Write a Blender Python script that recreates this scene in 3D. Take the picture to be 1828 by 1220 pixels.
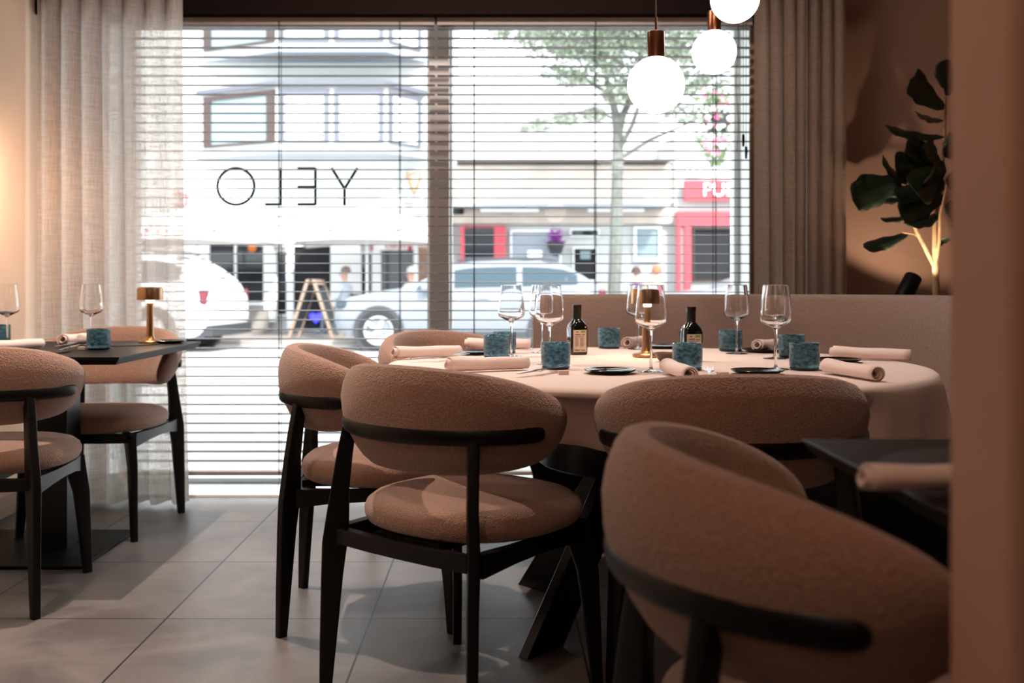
import bpy, bmesh, math, random
from mathutils import Vector, Matrix
PI = math.pi
S = bpy.context.scene
C = S.collection
for o in list(bpy.data.objects): bpy.data.objects.remove(o)

# ---------------------------------------------------------------- camera, world, lights
F = 1785.0; PX = 890.0; PY = 508.0; H = 0.98          # focal length in pixels, principal point, camera height
cam_d = bpy.data.cameras.new('camera'); cam = bpy.data.objects.new('camera', cam_d); C.objects.link(cam)
cam.location = (0, 0, H); cam.rotation_euler = (PI/2, 0, 0)
cam_d.sensor_width = 36; cam_d.lens = F/1828*36
cam_d.shift_x = (914-PX)/1828; cam_d.shift_y = (PY-610)/1828
cam_d.clip_start = 0.05; cam_d.clip_end = 200
cam_d.dof.use_dof = True; cam_d.dof.focus_distance = 2.65; cam_d.dof.aperture_fstop = 3.2
S.camera = cam
S.view_settings.view_transform = 'Standard'; S.view_settings.look = 'None'
S.view_settings.gamma = 1; S.view_settings.use_curve_mapping = False
S.view_settings.exposure = 0.2

w = bpy.data.worlds.new('world'); S.world = w; w.use_nodes = True
bg = w.node_tree.nodes['Background']; bg.inputs[0].default_value = (0.86, 0.94, 1.0, 1); bg.inputs[1].default_value = 4.9
sun_d = bpy.data.lights.new('sun', 'SUN'); sun_d.energy = 8; sun_d.angle = 0.05; sun_d.color = (1, .97, .93)
sun = bpy.data.objects.new('sun', sun_d); C.objects.link(sun)
sun.rotation_euler = Vector((-.35, .75, -.75)).to_track_quat('-Z', 'Y').to_euler()

def portal(name, x0, x1, z0, z1, y):
    d = bpy.data.lights.new(name, 'AREA'); d.shape = 'RECTANGLE'; d.size = x1-x0; d.size_y = z1-z0
    d.cycles.is_portal = True
    o = bpy.data.objects.new(name, d); C.objects.link(o); o.location = ((x0+x1)/2, y, (z0+z1)/2)
    o.rotation_euler = (-PI/2, 0, 0)
portal('window_portal', -1.9, 1.3, 0.02, 2.3, 5.0)

def spot(name, loc, target, energy, size, blend, color, radius=.03):
    d = bpy.data.lights.new(name, 'SPOT'); d.energy = energy; d.spot_size = math.radians(size); d.spot_blend = blend
    d.color = color; d.shadow_soft_size = radius
    o = bpy.data.objects.new(name, d); C.objects.link(o); o.location = loc
    o.rotation_euler = (Vector(target)-Vector(loc)).to_track_quat('-Z', 'Y').to_euler()
    return o
def area(name, loc, target, energy, sx, sy, color):
    d = bpy.data.lights.new(name, 'AREA'); d.shape = 'RECTANGLE'; d.size = sx; d.size_y = sy; d.energy = energy; d.color = color
    o = bpy.data.objects.new(name, d); C.objects.link(o); o.location = loc
    o.rotation_euler = (Vector(target)-Vector(loc)).to_track_quat('-Z', 'Y').to_euler()
WARM = (1, .74, .57); WARM2 = (1, .80, .67)
spot('downlight_left_table', (-1.27, 3.31, 2.66), (-1.27, 3.31, 0), 175, 105, .8, WARM2, .012)
spot('wall_lamp_left', (-1.93, 3.86, 1.42), (-2.09, 4.12, 1.38), 14, 130, 1, (1, .60, .36))
spot('downlight_front_left', (-1.45, 1.5, 2.66), (-1.5, 2.0, 0), 90, 85, .9, WARM)
spot('downlight_table', (.47, 2.5, 2.66), (.47, 2.9, 0), 62, 100, .9, WARM2)
spot('near_fill', (-.35, .35, 2.6), (.35, 1.0, .5), 33, 100, .9, (1, .62, .42))  # added fill aimed at the pillar side and the nearest chair back
area('ceiling_glow', (0, -.8, 2.6), (.3, 1.8, .6), 9, 2.5, 2, WARM)
area('window_post_fill', (-.1, 3.4, 2.6), (-.1, 4.7, .9), 26, 1.6, .15, (1, .86, .76))  # added fill that brightens the window post; no ceiling lamp is known here

# ---------------------------------------------------------------- helpers
def lin(c):
    return tuple(((v/255)/12.92 if v/255 <= .04045 else ((v/255+.055)/1.055)**2.4) for v in c)
def at(px, py, d): return Vector(((px-PX)*d/F, d, H-(py-PY)*d/F))
def on(px, py, z=.75):
    d = (H-z)*F/(py-PY); return Vector(((px-PX)*d/F, d, z))
def wx(px, d): return (px-PX)*d/F
def wz(py, d): return H-(py-PY)*d/F

MATS = {}
def mat(name, col, rough=.5, metal=0, trans=0, emit=0, sheen=0, spec=.5, ior=1.45, noise=None, bump=None, alpha=1, srgb=True):
    """noise=(scale, amount, detail) varies the colour; bump=(scale, strength, distance)."""
    m = bpy.data.materials.new(name); m.use_nodes = True; nt = m.node_tree; p = nt.nodes['Principled BSDF']
    c = lin(col) if srgb else col
    p.inputs['Base Color'].default_value = (*c, 1); p.inputs['Roughness'].default_value = rough
    p.inputs['Metallic'].default_value = metal; p.inputs['Transmission Weight'].default_value = trans
    p.inputs['IOR'].default_value = ior; p.inputs['Specular IOR Level'].default_value = spec
    p.inputs['Sheen Weight'].default_value = sheen; p.inputs['Sheen Roughness'].default_value = .6
    if emit:
        p.inputs['Emission Color'].default_value = (*c, 1); p.inputs['Emission Strength'].default_value = emit
    tc = nt.nodes.new('ShaderNodeTexCoord')
    if noise:
        n = nt.nodes.new('ShaderNodeTexNoise'); n.inputs['Scale'].default_value = noise[0]; n.inputs['Detail'].default_value = noise[2] if len(noise) > 2 else 4
        nt.links.new(tc.outputs['Object'], n.inputs['Vector'])
        r = nt.nodes.new('ShaderNodeMapRange'); r.inputs[1].default_value = .3; r.inputs[2].default_value = .7
        r.inputs[3].default_value = 1-noise[1]; r.inputs[4].default_value = 1+noise[1]
        nt.links.new(n.outputs['Fac'], r.inputs[0])
        v = nt.nodes.new('ShaderNodeVectorMath'); v.operation = 'SCALE'; v.inputs[0].default_value = c
        nt.links.new(r.outputs[0], v.inputs['Scale']); nt.links.new(v.outputs[0], p.inputs['Base Color'])
    if bump:
        n = nt.nodes.new('ShaderNodeTexNoise'); n.inputs['Scale'].default_value = bump[0]; n.inputs['Detail'].default_value = 3
        nt.links.new(tc.outputs['Object'], n.inputs['Vector'])
        b = nt.nodes.new('ShaderNodeBump'); b.inputs['Strength'].default_value = bump[1]; b.inputs['Distance'].default_value = bump[2]
        nt.links.new(n.outputs['Fac'], b.inputs['Height']); nt.links.new(b.outputs[0], p.inputs['Normal'])
    MATS[name] = m; return m

def mesh_obj(name, bm, m, parent=None, smooth=True, org=(0, 0, 0), angle=None):
    bmesh.ops.recalc_face_normals(bm, faces=bm.faces)
    if any(org): bmesh.ops.translate(bm, vec=-Vector(org), verts=bm.verts)
    me = bpy.data.meshes.new(name); bm.to_mesh(me); bm.free()
    me.materials.append(m)
    if smooth:
        me.shade_smooth()
        if angle: me.set_sharp_from_angle(angle=math.radians(angle))
    o = bpy.data.objects.new(name, me); C.objects.link(o)
    if parent: o.parent = parent
    return o

class B:
    """collects shapes into one mesh"""
    def __init__(s): s.bm = bmesh.new()
    def box(s, x0, x1, y0, y1, z0, z1, M=None):
        vs = [s.bm.verts.new((x, y, z)) for z in (z0, z1) for x, y in ((x0, y0), (x1, y0), (x1, y1), (x0, y1))]
        if M:
            for v in vs: v.co = M @ v.co
        for f in ((3, 2, 1, 0), (4, 5, 6, 7), (0, 1, 5, 4), (1, 2, 6, 5), (2, 3, 7, 6), (3, 0, 4, 7)): s.bm.faces.new([vs[i] for i in f])
        return s
    def loft(s, rings, cap=True, closed=True, loop=False):
        R = [[s.bm.verts.new(p) for p in r] for r in rings]
        n = len(R[0]); k = len(R)
        for i in range(k if loop else k-1):
            a, b = R[i], R[(i+1) % k]
            for j in range(n if closed else n-1):
                s.bm.faces.new((a[j], a[(j+1) % n], b[(j+1) % n], b[j]))
        if cap and not loop:
            s.bm.faces.new(R[0][::-1]); s.bm.faces.new(R[-1])
        return s
    def lathe(s, prof, seg=32, c=(0, 0, 0), rfun=None):
        """prof: list of (r, z); r = 0 closes to a point"""
        R = []
        for r, z in prof:
            if r < 1e-6: R.append([s.bm.verts.new((c[0], c[1], c[2]+z))])
            else: R.append([s.bm.verts.new((c[0]+r*math.cos(2*PI*i/seg), c[1]+r*math.sin(2*PI*i/seg), c[2]+z)) for i in range(seg)])
        for a, b in zip(R, R[1:]):
            for i in range(seg):
                j = (i+1) % seg
                if len(a) == 1 and len(b) == 1: continue
                if len(a) == 1: s.bm.faces.new((a[0], b[i], b[j]))
                elif len(b) == 1: s.bm.faces.new((a[i], a[j], b[0]))
                else: s.bm.faces.new((a[i], a[j], b[j], b[i]))
        return s
    def tube(s, pts, r, seg=8, cap=True, flat=1):
        pts = [Vector(p) for p in pts]; n = len(pts)
        rr = r if isinstance(r, (list, tuple)) else [r]*n
        up = None; rings = []
        for i in range(n):
            t = (pts[min(i+1, n-1)]-pts[max(i-1, 0)]).normalized()
            if up is None: up = Vector((0, 0, 1)) if abs(t.z) < .9 else Vector((0, 1, 0))
            a = t.cross(up).normalized(); b = a.cross(t).normalized(); up = b
            rings.append([pts[i]+a*rr[i]*math.cos(2*PI*k/seg)+b*rr[i]*flat*math.sin(2*PI*k/seg) for k in range(seg)])
        return s.loft(rings, cap)
    def prism(s, pts, axis, a, b, M=None):
        """pts 2D polygon; axis 'y': pts are (x,z) from y=a..b; 'z': (x,y); 'x': (y,z)"""
        def p(u, v, t): return {'y': (u, t, v), 'z': (u, v, t), 'x': (t, u, v)}[axis]
        r = [[p(u, v, t) for u, v in pts] for t in (a, b)]
        if M: r = [[M @ Vector(q) for q in rr] for rr in r]
        return s.loft(r)
    def build(s, name, m, parent=None, smooth=True, org=(0, 0, 0), angle=35, bevel=0, sub=0, seg=2):
        o = mesh_obj(name, s.bm, m, parent, smooth, org, angle)
        if bevel:
            md = o.modifiers.new('bevel', 'BEVEL'); md.width = bevel; md.segments = seg; md.limit_method = 'ANGLE'; md.angle_limit = math.radians(35)
        if sub:
            md = o.modifiers.new('sub', 'SUBSURF'); md.levels = sub; md.render_levels = sub
        return o

def tag(o, label=None, cat=None, group=None, kind=None):
    if label: o['label'] = label
    if cat: o['category'] = cat
    if group: o['group'] = group
    if kind: o['kind'] = kind
    return o
def thing(name, label, cat, loc=(0, 0, 0), rz=0, group=None):
    o = bpy.data.objects.new(name, None); C.objects.link(o); o.location = loc; o.rotation_euler = (0, 0, rz)
    o.empty_display_size = .05
    return tag(o, label, cat, group)
def dup(o, loc=None, rz=None, label=None, group=None, parent=None):
    c = o.copy(); C.objects.link(c)
    if parent: c.parent = parent
    if loc is not None: c.location = loc
    if rz is not None: c.rotation_euler = (0, 0, rz)
    if label: c['label'] = label
    if group: c['group'] = group
    for ch in list(o.children): dup(ch, parent=c)
    return c
class Proto:
    """first placement moves the prototype itself, later ones copy it"""
    def __init__(s, o): s.o = o; s.used = False
    def put(s, loc, rz, label, group=None):
        if not s.used:
            s.used = True; s.o.location = loc; s.o.rotation_euler = (0, 0, rz); tag(s.o, label, None, group); return s.o
        return dup(s.o, loc, rz, label, group)
def struct(o): o['kind'] = 'structure'; return o

# ---------------------------------------------------------------- materials
def fabric_mat(name, col, amt=.2):
    m = mat(name, col, rough=.95, sheen=.35, noise=(230, amt, 2)); nt = m.node_tree; p = nt.nodes['Principled BSDF']
    tc = nt.nodes.new('ShaderNodeTexCoord')
    v = nt.nodes.new('ShaderNodeTexVoronoi'); v.inputs['Scale'].default_value = 260
    n = nt.nodes.new('ShaderNodeTexNoise'); n.inputs['Scale'].default_value = 110; n.inputs['Detail'].default_value = 4
    a = nt.nodes.new('ShaderNodeMath'); a.operation = 'ADD'
    b = nt.nodes.new('ShaderNodeBump'); b.inputs['Strength'].default_value = .7; b.inputs['Distance'].default_value = .003
    for q in (v, n): nt.links.new(tc.outputs['Object'], q.inputs['Vector'])
    nt.links.new(v.outputs['Distance'], a.inputs[0]); nt.links.new(n.outputs['Fac'], a.inputs[1])
    nt.links.new(a.outputs[0], b.inputs['Height']); nt.links.new(b.outputs[0], p.inputs['Normal'])
    return m
boucle = fabric_mat('boucle_fabric', (150, 113, 95))
banq_fab = fabric_mat('banquette_fabric', (140, 114, 102), .12)
wood = mat('dark_stained_wood', (9, 6, 6), rough=.42, spec=.35, noise=(18, .3))
rail_end = mat('rail_end_reflection', (70, 74, 78), rough=.6)  # grey of a reflection put into the colour; not assigned to any part
black = mat('black_metal', (10, 11, 12), rough=.5, spec=.18)
black_satin = mat('black_table_base', (9, 12, 15), rough=.3, spec=.4)
tabletop_m = mat('black_tabletop', (17, 14, 13), rough=.48, spec=.18, noise=(9, .15))
steel = mat('steel', (190, 185, 180), rough=.22, metal=1)
bronze = mat('brushed_bronze', (168, 130, 96), rough=.3, metal=1)
copper = mat('copper', (150, 92, 68), rough=.3, metal=1)
linen = mat('table_linen', (226, 204, 196), rough=.9, sheen=.2, bump=(900, .15, .001))
napkin_m = mat('napkin_linen', (230, 208, 200), rough=.9, sheen=.2, bump=(700, .2, .001))
plate_m = mat('black_glazed_ceramic', (18, 15, 16), rough=.12)
bowl_m = mat('brown_stoneware', (96, 74, 62), rough=.35)
block_m = mat('pale_stone', (215, 196, 180), rough=.6)
bottle_m = mat('dark_green_bottle_glass', (10, 13, 10), rough=.07, spec=.8)
cap_m = mat('black_cap', (10, 10, 11), rough=.35)
label_m = mat('paper_label', (190, 172, 156), rough=.7)
ink = mat('black_ink', (35, 30, 28), rough=.7)
green_ink = mat('green_ink', (120, 140, 70), rough=.7)
globe_m = mat('opal_glass_lit', (255, 238, 222), rough=.3, emit=7)
led_m = mat('lit_diffuser', (255, 205, 150), rough=.5, emit=14)
cord_m = mat('pendant_cord', (150, 120, 105), rough=.7)
dark_cord = mat('dark_cord', (30, 26, 25), rough=.8)
plaster = mat('warm_plaster', (146, 112, 95), rough=.9, noise=(3, .05), bump=(8, .1, .01))
plaster_l = mat('left_wall_plaster', (228, 206, 186), rough=.9, noise=(3, .04))
pillar_m = mat('pillar_plaster', (186, 146, 126), rough=.85, noise=(5, .06, 6))
ceil_m = mat('ceiling_paint', (150, 130, 118), rough=.95)
valance_m = mat('dark_brown_valance', (22, 11, 9), rough=.8, spec=.1)
slat_m = mat('dark_slats', (54, 44, 42), rough=.5)
rail_m = mat('blind_rail', (150, 138, 132), rough=.5)
mull_m = mat('taupe_mullion', (240, 234, 230), rough=.6)
frame_m = mat('white_window_frame', (226, 232, 230), rough=.5)
leaf_m = mat('fiddle_leaf', (26, 36, 24), rough=.42, noise=(14, .3))
trunk_m = mat('plant_trunk', (150, 118, 88), rough=.85, noise=(40, .25))
pot_m = mat('dark_plant_pot', (40, 34, 32), rough=.7)

# thin window glass: clear with a fresnel reflection
gm = bpy.data.materials.new('window_glass'); gm.use_nodes = True; nt = gm.node_tree; nt.nodes.clear()
out = nt.nodes.new('ShaderNodeOutputMaterial'); mx = nt.nodes.new('ShaderNodeMixShader'); lw = nt.nodes.new('ShaderNodeLayerWeight'); pw = nt.nodes.new('ShaderNodeMath'); pw.operation = 'POWER'; pw.inputs[1].default_value = 5; fr = nt.nodes.new('ShaderNodeMath'); fr.operation = 'MULTIPLY_ADD'; fr.inputs[1].default_value = .8; fr.inputs[2].default_value = .012; nt.links.new(lw.outputs['Facing'], pw.inputs[0]); nt.links.new(pw.outputs[0], fr.inputs[0])
tr = nt.nodes.new('ShaderNodeBsdfTransparent'); gl = nt.nodes.new('ShaderNodeBsdfGlossy'); gl.inputs['Roughness'].default_value = .01
nt.links.new(fr.outputs[0], mx.inputs[0]); nt.links.new(tr.outputs[0], mx.inputs[1]); nt.links.new(gl.outputs[0], mx.inputs[2]); nt.links.new(mx.outputs[0], out.inputs[0])
pane_m = gm
# clear wine glass
wg = mat('clear_crystal', (255, 255, 255), rough=0.0, trans=1, ior=1.47)
# teal bubbled glass
teal = mat('teal_bubble_glass', (92, 150, 165), rough=.08, trans=.8, ior=1.4)
nt = teal.node_tree; p = nt.nodes['Principled BSDF']; tc = nt.nodes.new('ShaderNodeTexCoord')
mp = nt.nodes.new('ShaderNodeMapping'); mp.inputs['Scale'].default_value = (1, 1, 1.8)
n = nt.nodes.new('ShaderNodeTexNoise'); n.inputs['Scale'].default_value = 75; n.inputs['Detail'].default_value = 5
r = nt.nodes.new('ShaderNodeValToRGB'); r.color_ramp.elements[0].position = .35; r.color_ramp.elements[0].color = (*lin((40, 92, 114)), 1)
r.color_ramp.elements[1].position = .68; r.color_ramp.elements[1].color = (*lin((160, 212, 226)), 1)
b = nt.nodes.new('ShaderNodeBump'); b.inputs['Strength'].default_value = .6; b.inputs['Distance'].default_value = .002
vo = nt.nodes.new('ShaderNodeTexVoronoi'); vo.inputs['Scale'].default_value = 300
nt.links.new(tc.outputs['Object'], mp.inputs[0]); nt.links.new(mp.outputs[0], n.inputs['Vector']); nt.links.new(n.outputs['Fac'], r.inputs[0])
nt.links.new(r.outputs[0], p.inputs['Base Color']); nt.links.new(tc.outputs['Object'], vo.inputs['Vector'])
nt.links.new(vo.outputs['Distance'], b.inputs['Height']); nt.links.new(b.outputs[0], p.inputs['Normal'])
teal_base = mat('dark_teal_glass_base', (18, 44, 54), rough=.15, trans=.3)

# woven sheer
def sheer(name, col, opac):
    m = bpy.data.materials.new(name); m.use_nodes = True; nt = m.node_tree; nt.nodes.clear()
    out = nt.nodes.new('ShaderNodeOutputMaterial'); c = (*lin(col), 1)
    di = nt.nodes.new('ShaderNodeBsdfDiffuse'); di.inputs[0].default_value = c
    tl = nt.nodes.new('ShaderNodeBsdfTranslucent'); tl.inputs[0].default_value = c
    tp = nt.nodes.new('ShaderNodeBsdfTransparent')
    m1 = nt.nodes.new('ShaderNodeMixShader'); m1.inputs[0].default_value = .66
    m2 = nt.nodes.new('ShaderNodeMixShader')
    tc = nt.nodes.new('ShaderNodeTexCoord'); fac = []
    for sc in ((480, 480, 11), (12, 12, 560)):
        mp = nt.nodes.new('ShaderNodeMapping'); mp.inputs['Scale'].default_value = sc
        n = nt.nodes.new('ShaderNodeTexNoise'); n.inputs['Scale'].default_value = 1; n.inputs['Detail'].default_value = 2
        nt.links.new(tc.outputs['Object'], mp.inputs[0]); nt.links.new(mp.outputs[0], n.inputs['Vector']); fac.append(n)
    a = nt.nodes.new('ShaderNodeMath'); a.operation = 'ADD'; nt.links.new(fac[0].outputs['Fac'], a.inputs[0]); nt.links.new(fac[1].outputs['Fac'], a.inputs[1])
    r = nt.nodes.new('ShaderNodeMapRange'); r.inputs[1].default_value = .7; r.inputs[2].default_value = 1.25; r.inputs[3].default_value = opac-.28; r.inputs[4].default_value = opac+.18
    nt.links.new(a.outputs[0], r.inputs[0])
    nt.links.new(di.outputs[0], m1.inputs[1]); nt.links.new(tl.outputs[0], m1.inputs[2])
    nt.links.new(r.outputs[0], m2.inputs[0]); nt.links.new(tp.outputs[0], m2.inputs[1]); nt.links.new(m1.outputs[0], m2.inputs[2]); nt.links.new(m2.outputs[0], out.inputs[0])
    return m
sheer_l = sheer('sheer_linen', (226, 220, 214), .86)
sheer_r = sheer('heavy_linen', (166, 146, 132), .9)

# floor tiles
tile = bpy.data.materials.new('stone_tiles'); tile.use_nodes = True; nt = tile.node_tree; p = nt.nodes['Principled BSDF']
tc = nt.nodes.new('ShaderNodeTexCoord'); mp = nt.nodes.new('ShaderNodeMapping'); mp.inputs['Location'].default_value = (.374+6, -2.93+6, 0)
bk = nt.nodes.new('ShaderNodeTexBrick'); bk.offset = 0; bk.inputs['Scale'].default_value = 1; bk.inputs['Mortar Size'].default_value = .0032
bk.inputs['Brick Width'].default_value = .6; bk.inputs['Row Height'].default_value = .6; bk.inputs['Mortar Smooth'].default_value = .1; bk.inputs['Bias'].default_value = 0
bk.inputs['Color1'].default_value = (*lin((120, 114, 113)), 1); bk.inputs['Color2'].default_value = (*lin((112, 107, 106)), 1); bk.inputs['Mortar'].default_value = (*lin((34, 30, 30)), 1)
n = nt.nodes.new('ShaderNodeTexNoise'); n.inputs['Scale'].default_value = 3.2; n.inputs['Detail'].default_value = 8; n.inputs['Roughness'].default_value = .62; n.inputs['Distortion'].default_value = .6
mr = nt.nodes.new('ShaderNodeMapRange'); mr.inputs[1].default_value = .36; mr.inputs[2].default_value = .64; mr.inputs[3].default_value = .66; mr.inputs[4].default_value = 1.22
vm = nt.nodes.new('ShaderNodeVectorMath'); vm.operation = 'SCALE'
nt.links.new(tc.outputs['Object'], mp.inputs[0]); nt.links.new(mp.outputs[0], bk.inputs['Vector']); nt.links.new(tc.outputs['Object'], n.inputs['Vector'])
nt.links.new(n.outputs['Fac'], mr.inputs[0]); nt.links.new(bk.outputs['Color'], vm.inputs[0]); nt.links.new(mr.outputs[0], vm.inputs['Scale']); nt.links.new(vm.outputs[0], p.inputs['Base Color'])
mr2 = nt.nodes.new('ShaderNodeMapRange'); mr2.inputs[3].default_value = .34; mr2.inputs[4].default_value = .55; nt.links.new(n.outputs['Fac'], mr2.inputs[0]); nt.links.new(mr2.outputs[0], p.inputs['Roughness'])

# ---------------------------------------------------------------- the room
XL, XR, YB, YW, ZC = -2.09, 2.6, -3.2, 4.68, 2.7
def slab(name, x0, x1, y0, y1, z0, z1, m, **k): return struct(B().box(x0, x1, y0, y1, z0, z1).build(name, m, smooth=False, **k))
slab('floor', XL-.2, XR+.2, YB-.2, 5.04, -.1, 0, tile)
slab('ceiling', XL-.2, XR+.2, YB-.2, 5.04, ZC, ZC+.25, ceil_m)
slab('wall_left', XL-.2, XL, YB, 5.04, 0, ZC, plaster_l)
slab('wall_right', XR, XR+.2, YB, 5.04, 0, ZC, plaster)
slab('wall_back', XL-.2, XR+.2, YB-.2, YB, 0, ZC, plaster)
WX0, WX1 = wx(205, 4.75), wx(1338, 4.68)
slab('wall_window_left', XL, WX0-.004, YW, 5.04, 0, ZC, plaster)
slab('trim_3', WX1-.002, WX1+.004, YW, 5.04, 0, 2.27, frame_m)
slab('trim_4', WX0-.004, WX0+.002, YW, 5.04, 0, 2.27, frame_m)
slab('wall_window_right', WX1+.004, XR, YW, 5.04, 0, ZC, plaster)
slab('wall_window_top', WX0, WX1, YW+.02, 5.04, 2.27, ZC, frame_m)
slab('baseboard_left', XL, XL+.015, YB, YW, 0, .09, plaster_l)
# near pillar at the right edge of the view
px_ = (1690-PX)/F*.80
slab('wall_near', px_, px_+.36, .70, .80, 0, ZC, pillar_m, bevel=.008)
# dark pelmet above the blinds
zp = wz(25, 4.5)
struct(B().box(XL+.005, 1.56, 4.5, YW-.005, zp, ZC-.001).build('trim_1', valance_m, smooth=False))

# window with frame, mullion, panes
GY = 4.90
win = tag(bpy.data.objects.new('window_1', None)); C.objects.link(win); struct(win); win.location = (0, GY, 0)
fr_ = B(); z0w, z1w = .0, 2.27
fr_.box(WX0, WX0+.06, GY-.04, GY+.04, z0w, z1w).box(WX1-.03, WX1, GY-.04, GY+.04, z0w, z1w)
fr_.box(WX0+.06, WX1-.03, GY-.04, GY+.04, z0w, wz(851, GY)).box(WX0+.06, WX1-.03, GY-.04, GY+.04, wz(36, GY), z1w)
fr_.build('window_frame', frame_m, win, smooth=False, org=(0, GY, 0))
mx0, mx1 = wx(766, GY-.09), wx(802, GY-.09)
B().box(mx0, mx1, GY-.09, GY+.06, wz(851, GY), z1w-.02).build('mullion', mull_m, win, smooth=False, org=(0, GY, 0), bevel=.003)
B().box(mx0-.012, mx0-.001, GY-.045, GY+.02, wz(851, GY), z1w-.02).box(mx1+.001, mx1+.012, GY-.045, GY+.02, wz(851, GY), z1w-.02).build('glazing_bead', frame_m, win, smooth=False, org=(0, GY, 0))
B().box(WX0+.06, mx0, GY+.005, GY+.006, wz(851, GY), wz(36, GY)).build('pane', pane_m, win, smooth=False, org=(0, GY, 0))
B().box(mx1, WX1-.03, GY+.005, GY+.006, wz(851, GY), wz(36, GY)).build('pane', pane_m, win, smooth=False, org=(0, GY, 0))
marble = mat('white_marble', (238, 238, 236), rough=.22)
struct(B().box(WX0, WX1, 4.60, GY-.045, 0.0005, .012).build('trim_2', marble, smooth=False))

# lettering on the glass, seen from behind
LY = GY-.002
lt = thing('window_lettering', 'thin dark YELO lettering on the window glass, seen mirrored from inside', 'lettering', (wx(520, LY), LY, wz(333, LY)))
def L_(px, py): return (wx(px, LY), LY, wz(py, LY))
def strokes(segs, m=dark_cord, name='letter'):
    b = B(); r = .0062
    for a, c in segs:
        a, c = Vector(L_(*a)), Vector(L_(*c)); t = (c-a).normalized(); nn = Vector((t.z, 0, -t.x))*r
        b.loft([[a+nn, a-nn, a-nn+Vector((0, .0015, 0)), a+nn+Vector((0, .0015, 0))], [c+nn, c-nn, c-nn+Vector((0, .0015, 0)), c+nn+Vector((0, .0015, 0))]])
    b.build(name, m, lt, smooth=False, org=lt.location)
strokes([((421+33*math.cos(a), 333+32.5*math.sin(a)), (421+33*math.cos(a+PI/20), 333+32.5*math.sin(a+PI/20))) for a in [i*PI/20 for i in range(40)]])
strokes([((501, 300), (501, 366)), ((473, 365), (501, 365))])
strokes([((563, 300), (563, 366)), ((531, 301), (563, 301)), ((531, 334), (563, 334)), ((531, 365), (563, 365))])
strokes([((592, 300), (615, 337)), ((638, 300), (615, 337)), ((615, 336), (615, 367))])

# venetian blinds
BY = 4.585
def blind(label, px0, px1, cords, extra):
    x0, x1 = wx(px0, BY), wx(px1, BY); o = thing('venetian_blind', label, 'blind', ((x0+x1)/2, BY, .1), 0, None); og = o.location
    zt = wz(26, BY-.025)
    B().box(x0, x1, BY-.027, BY+.027, zt-.048, zt+.012).build('headrail', rail_m, o, smooth=False, org=og, bevel=.002)
    b = B(); z = wz(52, BY); k = 0
    while z > .16:
        rings = []
        for x in (x0, x1):
            top = []; bot = []
            for i in range(5):
                u = -1+i*.5; y = BY+u*.025; zz = z+.0025*(1-u*u)+u*.0012
                top.append((x, y, zz+.0009)); bot.append((x, y, zz-.0009))
            rings.append(top+bot[::-1])
        b.loft(rings); z -= 16.76*BY/F
    b.build('slats', slat_m, o, org=og, angle=40)
    zb = wz(846, BY-.025)
    B().box(x0, x1, BY-.026, BY+.026, zb-.009, zb+.009).build('bottom_rail', rail_m, o, smooth=False, org=og, bevel=.003)
    for c in cords:
        x = wx(c, BY)
        B().box(x-.0016, x+.0016, BY-.0285, BY-.0273, zb, zt-.03).box(x-.0016, x+.0016, BY+.0273, BY+.0285, zb, zt-.03).box(x+.004, x+.0055, BY-.0285, BY-.0275, zb, zt-.03).build('ladder_cord', dark_cord, o, smooth=False, org=og)
        b = B().tube([(x, BY-.028, zb), (x+.004, BY-.029, zb-.03), (x-.004, BY-.029, zb-.05)], .0009, 5); b.build('cord_tail', dark_cord, o, org=og)
    if extra:
        for cx, ye, wv in ((1316, 272, .006), (1327, 240, 0), (1332, 262, 0)):
            yc = BY-.034; x = wx(cx, yc); zt2 = wz(28, yc); ze = wz(ye, yc)
            B().tube([(x+wv*math.sin(i*.7), yc, zt2+(ze-zt2)*i/14) for i in range(15)], .0013, 5).build('pull_cord', dark_cord, o, org=og)
            if wv == 0: B().lathe([(0, 0), (.006, 0), (.007, -.02), (.005, -.055), (0, -.055)], 10, (x, yc, ze)).build('cord_handle', black, o, org=og)
blind('wide dark venetian blind left of the window post, beside the sheer curtain', 216, 776, (500, 714), False)
blind('wide dark venetian blind right of the window post, behind the globe lamps', 781, 1341, (846, 1062, 1275), True)

# curtains
def curtain(name, label, x0, x1, y, folds, m, ztop, zbot, amp=.035, seed=1, flare=.0):
    rnd = random.Random(seed); bm = bmesh.new(); nx, nz = 260, 40
    ph = [rnd.uniform(-.5, .5) for _ in range(folds+2)]
    V = []
    for j in range(nz+1):
        t = j/nz; z = ztop+(zbot-ztop)*t; row = []
        for i in range(nx+1):
            u = i/nx; k = u*folds; s = math.sin(2*PI*k+ph[int(k)]*math.sin(PI*(k % 1))*.6)
            s2 = math.sin(4*PI*k+1.3+t*1.1)
            a = amp*(.75+.25*t)
            x = x0+(x1-x0)*u+.012*math.cos(2*PI*k)*1.2+flare*u*t*t
            yy = y+a*s+.007*s2+.006*math.sin(9*u+4*t)
            row.append(bm.verts.new((x, yy, z+.006*math.sin(2*PI*k+1)*(1 if j == nz else 0))))
        V.append(row)
    for j in range(nz):
        for i in range(nx): bm.faces.new((V[j][i], V[j][i+1], V[j+1][i+1], V[j+1][i]))
    o = thing(name, label, 'curtain', ((x0+x1)/2, y, zbot)); og = o.location
    # hem: a doubled strip at the bottom
    hem = bmesh.new(); H_ = []
    for j in (nz-2, nz-1, nz): H_.append([hem.verts.new(v.co+Vector((0, -.002, 0))) for v in V[j]])
    for j in range(2):
        for i in range(nx): hem.faces.new((H_[j][i], H_[j][i+1], H_[j+1][i+1], H_[j+1][i]))
    mesh_obj('cloth', bm, m, o, org=og); mesh_obj('hem', hem, m, o, org=og)
    return o
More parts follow.
